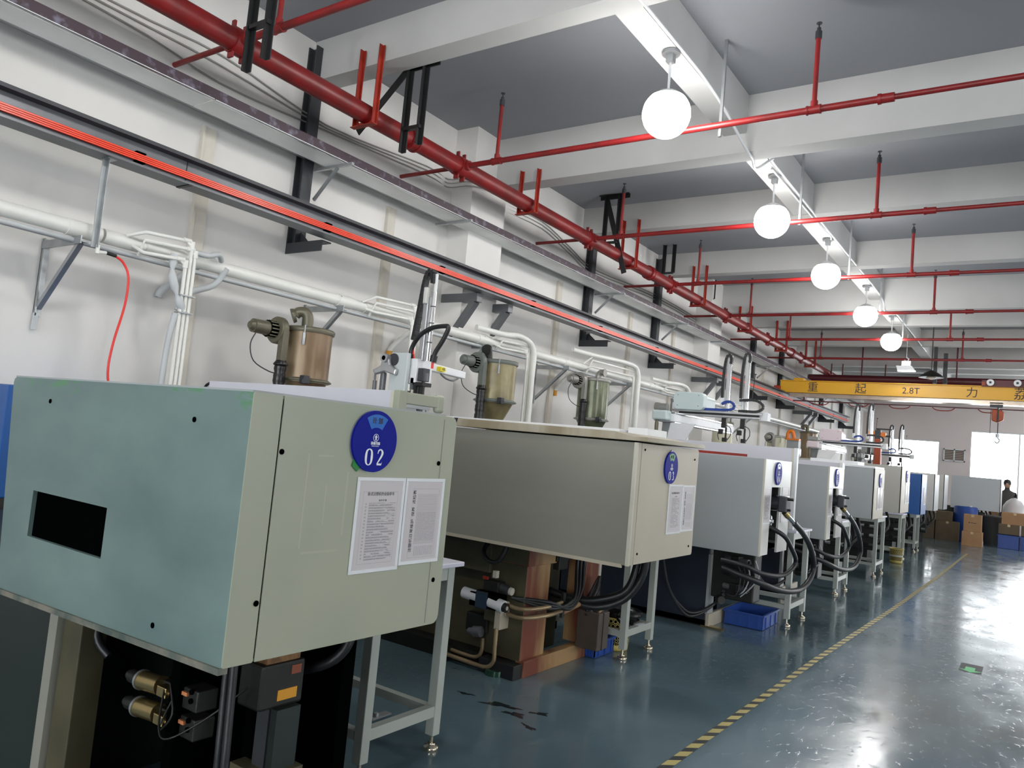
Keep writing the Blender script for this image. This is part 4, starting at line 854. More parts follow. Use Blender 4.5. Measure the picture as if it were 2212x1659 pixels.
def paper_material(kind):
    m = bpy.data.materials.new('printed sheet %d' % kind); m.use_nodes = True; nt = m.node_tree; N = nt.nodes; L = nt.links; b = N['Principled BSDF']
    b.inputs['Roughness'].default_value = .25
    tc = N.new('ShaderNodeTexCoord'); sp = N.new('ShaderNodeSeparateXYZ'); L.new(tc.outputs['Object'], sp.inputs[0])
    def M(op, a, b_=None, c=None):
        n = N.new('ShaderNodeMath'); n.operation = op
        for i, q in enumerate((a, b_, c)):
            if q is None: continue
            if isinstance(q, (int, float)): n.inputs[i].default_value = q
            else: L.new(q, n.inputs[i])
        return n.outputs[0]
    y, z = sp.outputs['Y'], sp.outputs['Z']
    def band(v, a, b_): return M('MULTIPLY', M('GREATER_THAN', v, a), M('LESS_THAN', v, b_))
    def rows(v, per, w_): return M('LESS_THAN', M('FRACT', M('DIVIDE', v, per)), w_)
    nz = N.new('ShaderNodeTexNoise'); nz.inputs['Scale'].default_value = 1.0; nz.inputs['Detail'].default_value = 2
    mp = N.new('ShaderNodeMapping'); mp.inputs['Scale'].default_value = (1, 620, 620) ; L.new(tc.outputs['Object'], mp.inputs['Vector']); L.new(mp.outputs['Vector'], nz.inputs['Vector'])
    nz2 = N.new('ShaderNodeTexNoise'); nz2.inputs['Scale'].default_value = 1.0
    mp2 = N.new('ShaderNodeMapping'); mp2.inputs['Scale'].default_value = (1, 22, 100); L.new(tc.outputs['Object'], mp2.inputs['Vector']); L.new(mp2.outputs['Vector'], nz2.inputs['Vector'])
    if kind == 0:
        area = M('MULTIPLY', band(y, -.052, .075), band(z, -.115, .072))
        txt = M('MULTIPLY', M('MULTIPLY', rows(z, .0088, .48), M('GREATER_THAN', nz.outputs['Fac'], .47)), M('GREATER_THAN', M('SUBTRACT', nz2.outputs['Fac'], M('MULTIPLY', y, 1.6)), .40))
        ln = M('MULTIPLY', rows(M('ADD', z, .0022), .0088, .09), .5)
        vl = M('MULTIPLY', band(y, -.0525, -.0515), .7)
        ink = M('MULTIPLY', area, M('MAXIMUM', M('MAXIMUM', M('MULTIPLY', txt, .75), ln), vl))
        side = M('MULTIPLY', M('MULTIPLY', band(y, -.069, -.062), band(z, -.11, .07)), M('MULTIPLY', rows(z, .011, .5), M('GREATER_THAN', nz.outputs['Fac'], .5)))
        ink = M('MAXIMUM', ink, M('MULTIPLY', side, .7))
        fr = M('SUBTRACT', M('MULTIPLY', band(y, -.081, .081), band(z, -.126, .108)), M('MULTIPLY', band(y, -.0803, .0803), band(z, -.1253, .1073)))
    else:
        area = M('MULTIPLY', band(y, -.035, .072), band(z, -.082, .095))
        gr = M('MAXIMUM', rows(z, .0056, .16), rows(y, .0050, .16))
        tx = M('MULTIPLY', M('GREATER_THAN', nz.outputs['Fac'], .56), band(z, -.07, .03))
        low = M('MULTIPLY', M('MULTIPLY', band(y, -.03, .07), band(z, -.122, -.088)), M('MULTIPLY', rows(y, .0075, .42), M('GREATER_THAN', nz.outputs['Fac'], .48)))
        ink = M('MAXIMUM', M('MULTIPLY', area, M('MAXIMUM', M('MULTIPLY', gr, .5), M('MULTIPLY', tx, .5))), M('MULTIPLY', low, .6))
        fr = M('SUBTRACT', M('MULTIPLY', band(y, -.062, .078), band(z, -.128, .112)), M('MULTIPLY', band(y, -.0613, .0773), band(z, -.1273, .1113)))
    ink = M('MAXIMUM', ink, M('MULTIPLY', fr, .6))
    mx = N.new('ShaderNodeMix'); mx.data_type = 'RGBA'; mx.inputs['A'].default_value = rgb(206, 200, 200); mx.inputs['B'].default_value = rgb(84, 80, 88)
    L.new(ink, mx.inputs['Factor']); L.new(mx.outputs['Result'], b.inputs['Base Color'])
    return m
M_p0, M_p1 = paper_material(0), paper_material(1)
def paper(x, y, z, kind, lab, wd=.105, tilt=0.0, hh=.155, titles=True):
    t = empty('notice_frame', (x, y, z), lab, 'notice', 'white framed notices on machine ends')
    f = MB().box(0, .006, -wd, wd, -hh, -hh + .012).box(0, .006, -wd, wd, hh - .012, hh).box(0, .006, -wd, -wd + .01, -hh + .012, hh - .012).box(0, .006, wd - .01, wd, -hh + .012, hh - .012)
    f.build('frame', M_white, t, .0012)
    MB().box(.001, .003, -wd + .009, wd - .009, -hh + .011, hh - .011).build('sheet', M_p0 if kind == 0 else M_p1, t)
    if titles and kind == 0:
        text('卧式注塑机作业指导书', .0125, M_ink, 'lettering', t, (.0034, 0, .100), 'x', depth=.0001, bold=.0001)
        text('操 作 步 骤', .0075, M_ink, 'lettering', t, (.0034, .01, .079), 'x', depth=.0001)
    if titles and kind == 1:
        text('注塑机日常维护  保养  点检表', .0165, M_ink, 'lettering', t, (.0034, -.052, .0), 'x', depth=.0001, rot=PI / 2, bold=.0001)
    t.rotation_euler = (tilt, 0, 0)
    return t
paper(-1.795, 1.883, 1.190, 0, 'white framed instruction sheet below disc 02, left of the check sheet', wd=.112, tilt=-.0)
paper(-1.795, 2.103, 1.196, 1, 'white framed daily check sheet with a fine grid below disc 02', wd=.104, hh=.149)
paper(-1.895, 4.64, 1.178, 0, 'white framed instruction sheet on the beige machine end, left of its pair', wd=.112)
paper(-1.895, 4.86, 1.18, 1, 'white framed check sheet on the beige machine end, right of its pair', wd=.104, hh=.150)
paper(-1.9, 6.655, 1.17, 0, 'white framed sheet left of the hose slot on the third machine', wd=.11, titles=False)
paper(-1.9, 7.225, 1.17, 1, 'white framed sheet right of the hose slot on the third machine', wd=.11, titles=False)
paper(-1.9, 9.04, 1.17, 0, 'white framed sheet left of the hose slot on the fourth machine', wd=.11, titles=False)
paper(-1.9, 9.57, 1.17, 1, 'white framed sheet right of the hose slot on the fourth machine', wd=.11, titles=False)
paper(-1.9, 12.14, 1.19, 0, 'white framed sheet on the fifth machine, left of its pair', wd=.11, titles=False)
paper(-1.9, 12.38, 1.19, 1, 'white framed sheet on the fifth machine, right of its pair', wd=.11, titles=False)
paper(-1.9, 14.9, 1.27, 0, 'white framed sheet on the tall beige-grey machine, left of its pair', wd=.12, hh=.18, titles=False)
paper(-1.9, 15.15, 1.27, 1, 'white framed sheet on the tall beige-grey machine, right of its pair', wd=.11, hh=.18, titles=False)
paper(-1.9, 17.5, 1.2, 0, 'single white framed sheet on the end of the bright blue machine', wd=.14, hh=.17, titles=False)
# ================================================================= work tables between the machines
def work_table(xr, y0, y1, lab, ln=1.5, ztop=.895, over=.07):
    t = empty('work_table', (xr - ln / 2, (y0 + y1) / 2, 0), lab, 'table', 'narrow steel work tables')
    hw, hy = ln / 2, (y1 - y0) / 2
    MB().box(-hw - .03, hw + .045, -hy - over, hy + over, ztop - .022, ztop).build('tabletop', M_ttop, t, .004)
    for sx in (-1, 1):
        for sy in (-1, 1):
            g = MB().box(sx * hw - .025, sx * hw + .025, sy * hy - .025, sy * hy + .025, .075, ztop - .022).build('leg', M_table, t, .003)
            MB().cyl((sx * hw, sy * hy, .03), (sx * hw, sy * hy, .08), .009, n=10).lathe((sx * hw, sy * hy, 0), [(.034, 0), (.036, .01), (.034, .022), (.02, .026), (.018, .036)], 20).build('levelling_foot', M_foot, g)
        MB().box(sx * hw - .02, sx * hw + .02, -hy + .025, hy - .025, .165, .215).build('stretcher', M_table, t)
        MB().box(sx * hw - .02, sx * hw + .02, -hy + .025, hy - .025, ztop - .085, ztop - .022).build('apron', M_table, t)
    for sy in (-1, 1):
        MB().box(-hw + .025, hw - .025, sy * hy - .02, sy * hy + .02, .165, .205).build('stretcher', M_table, t)
        MB().box(-hw + .025, hw - .025, sy * hy - .02, sy * hy + .02, ztop - .085, ztop - .022).build('apron', M_table, t)
    return t
work_table(-2.36, 2.52, 3.0, 'nearest grey steel work table half hidden behind the sage green machine end', ln=1.6, ztop=.895)
work_table(-2.47, 5.28, 5.74, 'grey steel work table under the beige end of machine 03', ln=1.2, ztop=.88, over=.03)
work_table(-1.945, 7.73, 8.3, 'grey steel work table between the third and fourth machines', ln=1.5, ztop=.91, over=.03)
work_table(-2.045, 10.33, 10.9, 'grey steel work table just past the fourth machine', ln=1.5, ztop=.91, over=.03)
work_table(-2.02, 12.85, 13.5, 'grey steel work table just past the cream-ended fifth machine', ln=1.5, ztop=.9, over=.03)
work_table(-2.1, 15.9, 16.4, 'grey steel work table in front of the bright blue machine', ln=1.4, ztop=.86, over=.03)
work_table(-2.15, 18.4, 18.95, 'grey steel work table farthest down the row, behind the blue machine', ln=1.2, ztop=.8, over=.03)
# small things lying on table stretchers
o = MB().box(-2.44, -2.40, 2.62, 2.74, .2155, .222).cyl((-2.42, 2.66, .222), (-2.42, 2.66, .236), .012, n=8).build('steel_clip', M_galv)
tag(o, 'small steel clip lying on the lower bar of the nearest work table', 'clip')
o = MB().box(-2.49, -2.455, 5.5, 5.6, .216, .219).build('paper_scrap', M_white)
tag(o, 'white paper scrap lying on the lower bar of the table by machine 03', 'scrap')

# ================================================================= guard panels standing on the tables
def guard_panel(x0, x1, y, z0, z1, lab, arm=.35, stripe=None, edge=None):
    t = empty('guard_panel', ((x0 + x1) / 2, y, z0), lab, 'panel', 'white guard panels')
    c = (x0 + x1) / 2
    MB().box(x0 - c, x1 - c - .055, 0, .02, 0, z1 - z0).build('panel', M_lav, t, .002)
    MB().box(x1 - c - .055, x1 - c - .035, -.004, .024, 0, z1 - z0).build('edge_strip', M_cream, t)
    MB().box(x1 - c - .035, x1 - c, -.004, .05, 0, z1 - z0 + .004).build('edge_post', edge or M_white, t, .002)
    if arm > 0:
        MB().box(x1 - c - .03, x1 - c - .002, .05, arm, z1 - z0 - .055, z1 - z0 + .0).build('side_arm', edge or M_white, t, .004)
        MB().box(x1 - c - .032, x1 - c, arm - .02, arm + .045, z1 - z0 - .08, z1 - z0 + .01).build('arm_cap', edge or M_white, t, .02, 4)
        MB().box(x1 - c - .028, x1 - c - .01, .05, arm * .8, z1 - z0 - .072, z1 - z0 - .056).build('slide_rail', M_galv, t)
    if stripe: MB().box(stripe[0] - c, stripe[1] - c, -.003, -.0005, stripe[2] - z0, stripe[3] - z0).build('red_stripe', M_redor, t)
    return t
guard_panel(-3.945, -2.46, 2.64, .897, 1.69, 'white guard panel with sage side arm rising behind the nearest teal machine', arm=.29, edge=M_green)
guard_panel(-3.45, -1.96, 7.8, .912, 1.70, 'tall white guard panel with a red stripe behind machine 04', arm=.1, stripe=(-3.1, -2.45, 1.58, 1.605))
guard_panel(-3.55, -2.06, 10.42, .912, 1.63, 'tall white guard panel behind the machine with disc 05', arm=.1, stripe=(-2.8, -2.5, 1.55, 1.575))
cbx = empty('control_cabinet', (-4.05, 3.1, 0), 'grey cabinet with a black cable on top, behind the nearest white guard panel', 'cabinet')
MB().box(-.4, .32, -.15, .4, 0, 1.69).build('cabinet_body', M_mgrey, cbx, .01)
MB().tube([(-.39, -.17, 1.55), (-.36, -.18, 1.66), (-.28, -.18, 1.70), (-.1, -.17, 1.69), (.3, -.16, 1.675)], .009, 8, 4).build('cable', M_rubber, cbx)

# ================================================================= hoppers with dryers
def hopper(x, y, zt, zf, r, m, lab, fan=True, elbow=0, latch=True, fm=None, zc=None):
    t = empty('hopper_dryer', (x, y, .8), lab, 'hopper', 'material hoppers'); b = .8
    T = zt - b; Fl = zf - b
    fm = fm or M_hopt
    MB().lathe((0, 0, 0), [(r, Fl + .03), (r, T - .03)], 36).build('barrel', m, t)
    MB().lathe((0, 0, 0), [(r + .012, T - .045), (r + .018, T - .03), (r + .018, T - .012), (r + .006, T), (.06, T + .012), (0, T + .012)], 36).build('lid', fm, t)
    MB().lathe((0, 0, 0), [(r + .006, Fl + .035), (r + .03, Fl + .02), (r + .03, Fl + .01), (r + .005, Fl), (r + .005, Fl)], 36).build('clamp_ring', fm, t)
    MB().lathe((0, 0, 0), [(r - .004, Fl + .01), (r * .5, Fl - .2), (.07, Fl - .27), (.07, .3)], 32).build('cone', m, t)
    MB().box(-.1, .1, -.1, .1, 0, .3).build('throat', M_dark, t, .01)
    if latch:
        for a in (-.9, 2.2):
            c, s = math.cos(a), math.sin(a)
            l = MB().bar((c * (r + .022), s * (r + .022), T + .005), (c * (r + .022), s * (r + .022), T - .075), .012, .008).bar((c * (r + .034), s * (r + .034), T - .06), (c * (r + .03), s * (r + .03), T - .16), .026, .01).build('latch', M_galv, t)
        c, s = math.cos(-.7), math.sin(-.7)
        MB().box(c * (r + .05) - .03, c * (r + .05) + .03, s * (r + .05) - .03, s * (r + .05) + .03, Fl - .02, Fl + .05).cyl((c * (r + .08), s * (r + .08), Fl), (c * (r + .14), s * (r + .14), Fl), .02).build('ring_clamp', M_post, t, .006)
    if elbow:
        e = MB()
        if elbow == 1: e.tube([(-.04, 0, T), (-.04, 0, T + .09), (-.06, -.02, T + .14), (-.11, -.05, T + .14), (-.13, -.07, T + .11)], .045, 14, 5).cyl((-.13, -.07, T + .11), (-.145, -.09, T + .10), .06, .065, 18)
        elif elbow == 2: e.tube([(-.1, -.04, T - .05), (-.12, -.04, T + .07), (-.11, -.07, T + .13), (-.1, -.1, T + .12)], .045, 14, 5).cyl((-.1, -.1, T + .12), (-.09, -.13, T + .11), .055, n=18)
        else: e.tube([(.06, 0, T), (.06, 0, T + .05), (.09, .0, T + .09), (.15, .0, T + .09)], .042, 14, 5).cyl((.15, 0, T + .09), (.16, 0, T + .09), .055, n=18)
        e.build('exhaust_elbow', fm if elbow != 2 else M_dark, t)
    if fan:
        fy = -r - .10; fz = T - .06
        f = MB().lathe((-.06, fy - .03, fz), [(.02, 0), (.105, .005), (.115, .02), (.115, .065), (.1, .075), (.02, .08)], 28, 'y').box(-.005, .055, fy - .02, fy + .04, fz - .26, fz).build('blower', fm, t, .003)
        MB().cyl((-.06, fy - .1, fz), (-.06, fy - .03, fz), .07, n=24).build('vent_ring', M_void, f)
        for k in range(14):
            a = 2 * PI * k / 14; MB().bar((-.06 + .068 * math.cos(a), fy - .1, fz + .068 * math.sin(a)), (-.06 + .068 * math.cos(a), fy - .03, fz + .068 * math.sin(a)), .012, .01).build('fin', fm, f)
        MB().cyl((-.06, fy - .24, fz), (-.06, fy - .1, fz), .056, .06, n=24).cyl((-.06, fy - .27, fz), (-.06, fy - .24, fz), .03, .045, n=20).build('motor', fm, f, .003)
        MB().lathe((.025, fy + .01, fz - .3), [(.042, 0), (.06, .01), (.06, .02), (.045, .04), (.042, .05)], 20).build('duct_flange', M_duct, t)
        pts = [(.025, fy + .01, fz - .3 - .025 * k) for k in range(14)]
        MB().tube(pts, [.05, .052, .044, .051], 14, 0).build('ribbed_hose', M_duct, t)
        MB().tube([(-.06, fy - .2, fz - .05), (-.09, fy - .22, fz - .15), (-.08, fy - .18, fz - .28), (-.03, fy - .06, fz - .35), (.02, fy, fz - .36)], .005, 6, 4).build('motor_cable', M_post, t)
    return t
hopper(-5.2, 4.38, 2.305, 1.84, .195, M_hop, 'brown translucent hopper with a blower, nearest, above the teal machine', elbow=1)
hopper(-5.08, 7.0, 2.40, 1.925, .215, M_hop2, 'oily khaki hopper with a ribbed black hose beside the first pilaster', elbow=2, fm=mat('grey green cast', rgb(104, 110, 104), .4))
hopper(-5.15, 9.4, 2.485, 1.90, .215, M_hop3, 'dark green oily hopper with a round fan and brown elbow on its lid', elbow=3, fm=mat('pale cast alloy', rgb(150, 148, 142), .35, metal=.4))
hopper(-5.1, 14.6, 2.28, 1.75, .19, M_hop4, 'pale cream hopper half hidden behind the twin-arm robot', fan=False)
h5 = hopper(-4.9, 17.6, 2.205, 1.6, .205, M_hop4, 'short cream hopper with a round fan and an orange bracket beside it', fan=True, fm=mat('pale cast alloy', rgb(150, 148, 142)))
MB().box(.22, .5, -.05, .1, 1.33, 1.37).tube([(.24, 0, 1.36), (.25, 0, 1.5), (.34, 0, 1.52), (.38, 0, 1.38)], .04, 8, 4).build('orange_bracket', M_orange, h5)
MB().box(.23, .48, .0, .2, .9, 1.33).build('side_box', M_mgrey, h5)
h6 = hopper(-4.98, 20.8, 2.49, 1.75, .21, M_hop, 'tall brown hopper under the pipes just left of the far pale robot', fan=False, elbow=1)
MB().box(-.3, .3, -.3, .3, -.8, 0).build('stand', M_dark, h6, .01)

# ================================================================= robots
r1 = empty('take_out_robot', (-4.05, 4.4, .8), 'nearest small swing-arm robot with a tall black cable chain and an +X- label', 'robot', 'take-out robots')
def L1(x, y, z): return (x + 4.05, y - 4.4, z - .8)
def bx1(x0, x1, y0, y1, z0, z1, name, m, par=None, bev=.004): return MB().box(x0 + 4.05, x1 + 4.05, y0 - 4.4, y1 - 4.4, z0 - .8, z1 - .8).build(name, m, par or r1, bev)
bx1(-4.2, -3.98, 4.34, 4.6, .8, 1.8, 'pedestal', M_mgrey)
bx1(-4.16, -3.99, 4.32, 4.36, 1.72, 2.105, 'mount_plate', mat('pale blue grey plate', rgb(196, 204, 204), .4))
bx1(-4.045, -3.94, 4.38, 4.56, 1.875, 2.07, 'control_box', M_white)
lv = MB().prism([(-.03, .0), (.03, 0), (.05, -.06), (.12, -.1), (.11, -.145), (.0, -.12), (-.1, -.145), (-.13, -.11), (-.05, -.07)], 'y', -.12, -.09)
lv.build('swing_lever', M_alu, r1, .01).location = (-.13, 0, 1.27)
MB().cyl((-.13, -.14, 1.255), (-.13, -.08, 1.255), .034, n=24).build('lever_hub', M_alu, r1, .004)
MB().cyl((-.13, -.142, 1.255), (-.13, -.139, 1.255), .018, n=18).build('hub_bore', M_void, r1)
MB().cyl((-.075, -.09, 1.25), (-.075, -.04, 1.25), .048, n=28).cyl((-.06, -.05, 1.25), (-.06, -.03, 1.25), .058, n=28).build('belt_wheel', M_post, r1)
MB().cyl((-.24, -.1, 1.155), (-.235, -.1, .95), .008).cyl((-.236, -.1, 1.08), (-.234, -.1, .98), .016).build('lever_rod', M_steel, r1)
MB().box(-.19, -.15, -.1, -.06, .9, 1.15).build('rod_guide', M_steel, r1, .01)
# horizontal beam (swung towards the far left)
MB().bar(L1(-3.98, 4.42, 2.035), L1(-4.13, 5.18, 2.035), .07, .06).build('swing_beam', M_white, r1, .006)
lb = MB().bar(L1(-3.995, 4.68, 2.03), L1(-4.01, 4.76, 2.03), .074, .036).build('axis_label', M_yel, r1)
_t = text('+X-', .034, M_ink, 'lettering', lb, (0, 0, 0), 'x', bold=.0004); _t.location = Vector(L1(-3.958, 4.725, 2.03)); _t.rotation_euler = (0, 0, .19)
MB().tube([L1(-3.98, 4.72, 1.99), L1(-3.99, 4.8, 1.965), L1(-4.0, 4.9, 1.96), L1(-4.03, 5.0, 1.985)], .008, 8, 4).build('air_line', M_steel, r1)
# vertical arm
bx1(-3.975, -3.93, 4.42, 4.46, 2.06, 2.56, 'arm_rail', M_alu)
MB().cyl(L1(-3.9, 4.45, 2.06), L1(-3.9, 4.45, 2.6), .020, n=18).build('arm_cylinder', M_chrome, r1)
for z in (2.2, 2.35, 2.48): MB().cyl(L1(-3.9, 4.45, z), L1(-3.9, 4.45, z + .008), .0215, n=18).build('cylinder_band', M_post, r1)
bx1(-3.9, -3.885, 4.44, 4.46, 2.58, 2.74, 'guide_strip', M_white, None, 0)
bx1(-3.965, -3.93, 4.395, 4.43, 2.5, 2.63, 'head_cover', M_mwhite, None, .008)
chain = [L1(-4.05, 4.44, 2.22), L1(-4.02, 4.44, 2.45), L1(-3.995, 4.44, 2.66), L1(-3.975, 4.44, 2.74), L1(-3.945, 4.44, 2.77), L1(-3.915, 4.44, 2.74), L1(-3.91, 4.44, 2.64)]
def chain_links(par, pts, w_, h_, m=M_rubber, name='cable_chain', step=.03):
    """drag chain: one link block after another along a smoothed path"""
    P = [Vector(p) for p in pts]; out = []
    for i in range(len(P) - 1):
        p0 = P[max(i - 1, 0)]; p1 = P[i]; p2 = P[i + 1]; p3 = P[min(i + 2, len(P) - 1)]
        for k in range(10):
            t = k / 10; out.append(.5 * ((2 * p1) + (p2 - p0) * t + (2 * p0 - 5 * p1 + 4 * p2 - p3) * t * t + (3 * p1 - p0 - 3 * p2 + p3) * t ** 3))
    out.append(P[-1]); mb = MB(); last = out[0]
    for p in out[1:]:
        if (p - last).length >= step: mb.bar(last, p, w_, h_, up=(0, 1, 0.01)); last = p
    return stuff(mb.build(name, m, par, .002))
chain_links(r1, chain, .032, .05)
MB().tube([L1(-4.05, 4.44, 2.22), L1(-4.045, 4.44, 2.12), L1(-4.02, 4.44, 2.06)], .008, 6, 3).build('red_wire', M_hosered, r1)
MB().tube([L1(-4.065, 4.43, 2.09), L1(-4.05, 4.43, 2.17), L1(-3.98, 4.42, 2.25), L1(-3.87, 4.42, 2.31), L1(-3.74, 4.42, 2.325), L1(-3.7, 4.42, 2.31), L1(-3.74, 4.42, 2.22), L1(-3.80, 4.42, 2.13), L1(-3.82, 4.42, 2.07)], .018, 12, 6).build('corrugated_hose', M_rubber, r1)
for p, q in ((L1(-4.07, 4.43, 2.06), L1(-4.06, 4.43, 2.11)), (L1(-3.82, 4.42, 2.05), L1(-3.81, 4.42, 2.1))): MB().cyl(p, q, .027, n=14).build('hose_gland', M_black, r1)
MB().cyl(L1(-3.82, 4.42, 2.0), L1(-3.82, 4.42, 2.05), .01).build('red_wire', M_hosered, r1)
# gripper under the beam
bx1(-3.95, -3.88, 4.4, 4.47, 1.9, 2.0, 'gripper_body', M_post)
bx1(-3.97, -3.86, 4.38, 4.48, 1.86, 1.89, 'gripper_plate', M_dark)
for q in ((.1, .12, -.02, 0, .94, 1.06), (.13, .15, .0, .02, .96, 1.06), (.08, .1, .02, .04, .98, 1.1), (.165, .185, -.01, .01, .97, 1.1)): MB().box(*q).build('gripper_finger', M_dark, r1)
for q in ((.02, .05, -.03, .0, .99, 1.02), (.2, .22, -.02, 0, 1.1, 1.16), (.06, .09, -.02, .0, 1.03, 1.12)): MB().box(*q).build('air_fitting', M_steel, r1)
bx1(-3.945, -3.90, 4.42, 4.46, 1.66, 1.78, 'sprue_gripper', M_post, None, .012)
MB().tube([L1(-3.95, 4.42, 1.74), L1(-3.99, 4.4, 1.77), L1(-4.0, 4.4, 1.83)], .004, 6, 3).tube([L1(-3.9, 4.44, 1.72), L1(-3.86, 4.43, 1.70), L1(-3.85, 4.43, 1.66), L1(-3.88, 4.43, 1.63)], .004, 6, 4).tube([L1(-3.90, 4.42, 1.76), L1(-3.84, 4.41, 1.76), L1(-3.8, 4.41, 1.775)], .007, 6, 3).build('gripper_wires', M_post, r1)

def robot2(name, loc, lab, cover, scale=1.0):
    """traverse robot: rail along the wall direction, cover, cross beam and two vertical arms"""
    t = empty(name, loc, lab, 'robot', 'take-out robots')   # loc = foot of the pedestal; z offsets from .8
    def B(x0, x1, y0, y1, z0, z1, n, m, bev=.006, par=None): return MB().box(x0, x1, y0, y1, z0 - .8, z1 - .8).build(n, m, par or t, bev)
    MB().prism([(-.16, 0.0), (.1, 0.0), (.2, 1.14), (-.06, 1.14)], 'x', -.1, .1).build('pedestal', M_mgrey, t, .01)
    MB().prism([(-.17, .65), (.02, .65), (.1, 1.12), (-.12, 1.12)], 'x', .101, .108).build('pedestal_plate', M_white, t)
    B(-.14, .14, -.25, 2.0, 1.94, 2.04, 'traverse_rail', M_white, .012)
    B(-.1, .1, -.4, -.25, 1.95, 2.07, 'rail_end', cover, .02)
    for zz in (2.045, 1.925): B(.1, .13, -.2, 1.95, zz, zz + .02, 'slide_rail', M_chrome, .002)
    MB().cyl((-.1, -.3, 1.31), (-.04, -.3, 1.31), .055, n=24).cyl((-.04, -.3, 1.31), (.06, -.3, 1.31), .048, n=24).build('drive_motor', mat('motor grey', rgb(150, 150, 146), .4, metal=.4), t, .004)
    MB().prism(rrect(.05, .45, 1.31, 1.53, .06), 'y', -.12, .0).build('cover_face', cover, t, .01)
    MB().prism(rrect(.07, .43, 1.30, 1.51, .06), 'y', .0, .35).build('cover_body', cover, t, .015)
    for px, pz in ((.11, 1.49), (.38, 1.49), (.11, 1.36), (.38, 1.36)): MB().cyl((px, -.124, pz), (px, -.119, pz), .005, n=8).build('screw', M_dark, t)
    # cross beam towards the aisle
    B(.0, 1.12, -.05, .06, 2.045, 2.067, 'cross_beam', M_alu, .003); B(.0, 1.14, -.05, .06, 2.09, 2.115, 'cross_beam', M_alu, .003)
    MB().prism([(.03, .86), (.25, .86), (.40, 1.13), (.08, 1.13)], 'y', -.22, -.20).build('bracket_plate', M_white, t)
    B(1.1, 1.2, .0, .12, 2.03, 2.13, 'beam_end', M_white, .004)
    B(.1, 1.1, -.03, .05, 2.067, 2.09, 'beam_core', M_dark, 0)
    chain_links(t, [(.1, -.03, 1.345), (.4, -.03, 1.335), (.66, -.03, 1.335), (.78, -.03, 1.35), (.80, -.03, 1.40), (.74, -.03, 1.44), (.66, -.03, 1.42), (.64, -.03, 1.38)], .03, .028, M_bluec)
    chain_links(t, [(.86, -.03, 1.46), (1.02, -.03, 1.47), (1.12, -.03, 1.44), (1.15, -.03, 1.38), (1.08, -.03, 1.335), (.95, -.03, 1.333), (.85, -.03, 1.333)], .03, .03)
    for ax, top in ((.68, 2.83), (.91, 2.85)):
        a = B(ax - .012, ax + .02, .0, .04, 2.1, top - .06, 'arm_rail', M_alu, .002)
        MB().cyl((ax + .035, .02, 1.3), (ax + .035, .02, top - .9), .012, n=12).build('arm_rod', M_chrome, a)
        B(ax - .07, ax - .03, -.0, .04, 2.2, 2.29, 'chain_bracket', M_white, .003, a)
        chain_links(t, [(ax - .05, .02, 1.48), (ax - .05, .02, top - 1.1), (ax - .035, .02, top - .88), (ax, .02, top - .80), (ax + .03, .02, top - .84), (ax + .025, .02, top - .95)], .035, .04)
        MB().box(ax - .03, ax + .03, -.02, .04, 1.12, 1.24).box(ax - .06, ax + .0, -.03, .0, 1.04, 1.1).cyl((ax + .03, 0, 1.0), (ax + .03, 0, 1.12), .012).box(ax - .01, ax + .05, -.02, .02, .95, 1.0).build('gripper', M_dark, t, .006)
        MB().tube([(ax + .03, 0, 1.15), (ax + .08, 0, 1.12), (ax + .09, 0, 1.04), (ax + .04, 0, .96)], .005, 6, 4).tube([(ax - .03, 0, 1.1), (ax - .07, 0, 1.04), (ax - .05, 0, .97)], .005, 6, 4).build('gripper_wires', M_post, t)
    MB().cyl((1.0, .0, 1.5), (1.02, .0, 1.78), .004).cyl((1.02, 0, 1.78), (1.02, 0, 1.79), .014).build('sensor_rod', M_black, t)
    MB().cyl((-.06, -.32, 1.12), (-.06, -.32, 1.16), .02).cyl((-.06, -.32, .98), (-.06, -.32, 1.12), .024).cyl((-.06, -.32, .0), (-.06, -.32, .98), .006).build('air_filter', M_hopt, t)
    return t
M_pale = mat('pale blue cover', rgb(196, 210, 210), .35); M_pink = mat('pale pink cover', rgb(214, 200, 206), .35)
robot2('take_out_robot', (-3.88, 9.2, .8), 'twin-arm take-out robot with a pale blue cover above machine 04', M_pale)
robot2('take_out_robot', (-3.52, 15.4, .78), 'twin-arm robot with a pale pinkish cover, second along the row', M_pink)
robot2('take_out_robot', (-3.75, 21.0, .78), 'farthest twin-arm robot, seen against the back wall', M_mgrey)
orb = empty('swing_robot', (-3.05, 19.0, .8), 'small orange swing-arm robot standing against the back wall', 'robot', 'take-out robots')
MB().prism([(-.1, 0), (.12, 0), (.07, 1.55), (-.05, 1.55)], 'y', -.08, .08).build('column', M_hoist, orb, .01)
MB().box(-.22, .0, -.06, .06, 1.6, 1.72).box(.02, .16, -.05, .05, 1.6, 1.7).build('arm_body', M_orange, orb, .01)
MB().box(-.06, .06, -.07, .07, 1.45, 1.75).build('head', M_post, orb, .01)
MB().box(-.04, .28, -.02, .02, 1.76, 1.79).cyl((.0, 0, 1.72), (0, 0, 1.78), .03).box(.16, .26, -.02, .02, 1.6, 1.64).build('top_arm', M_dark, orb)

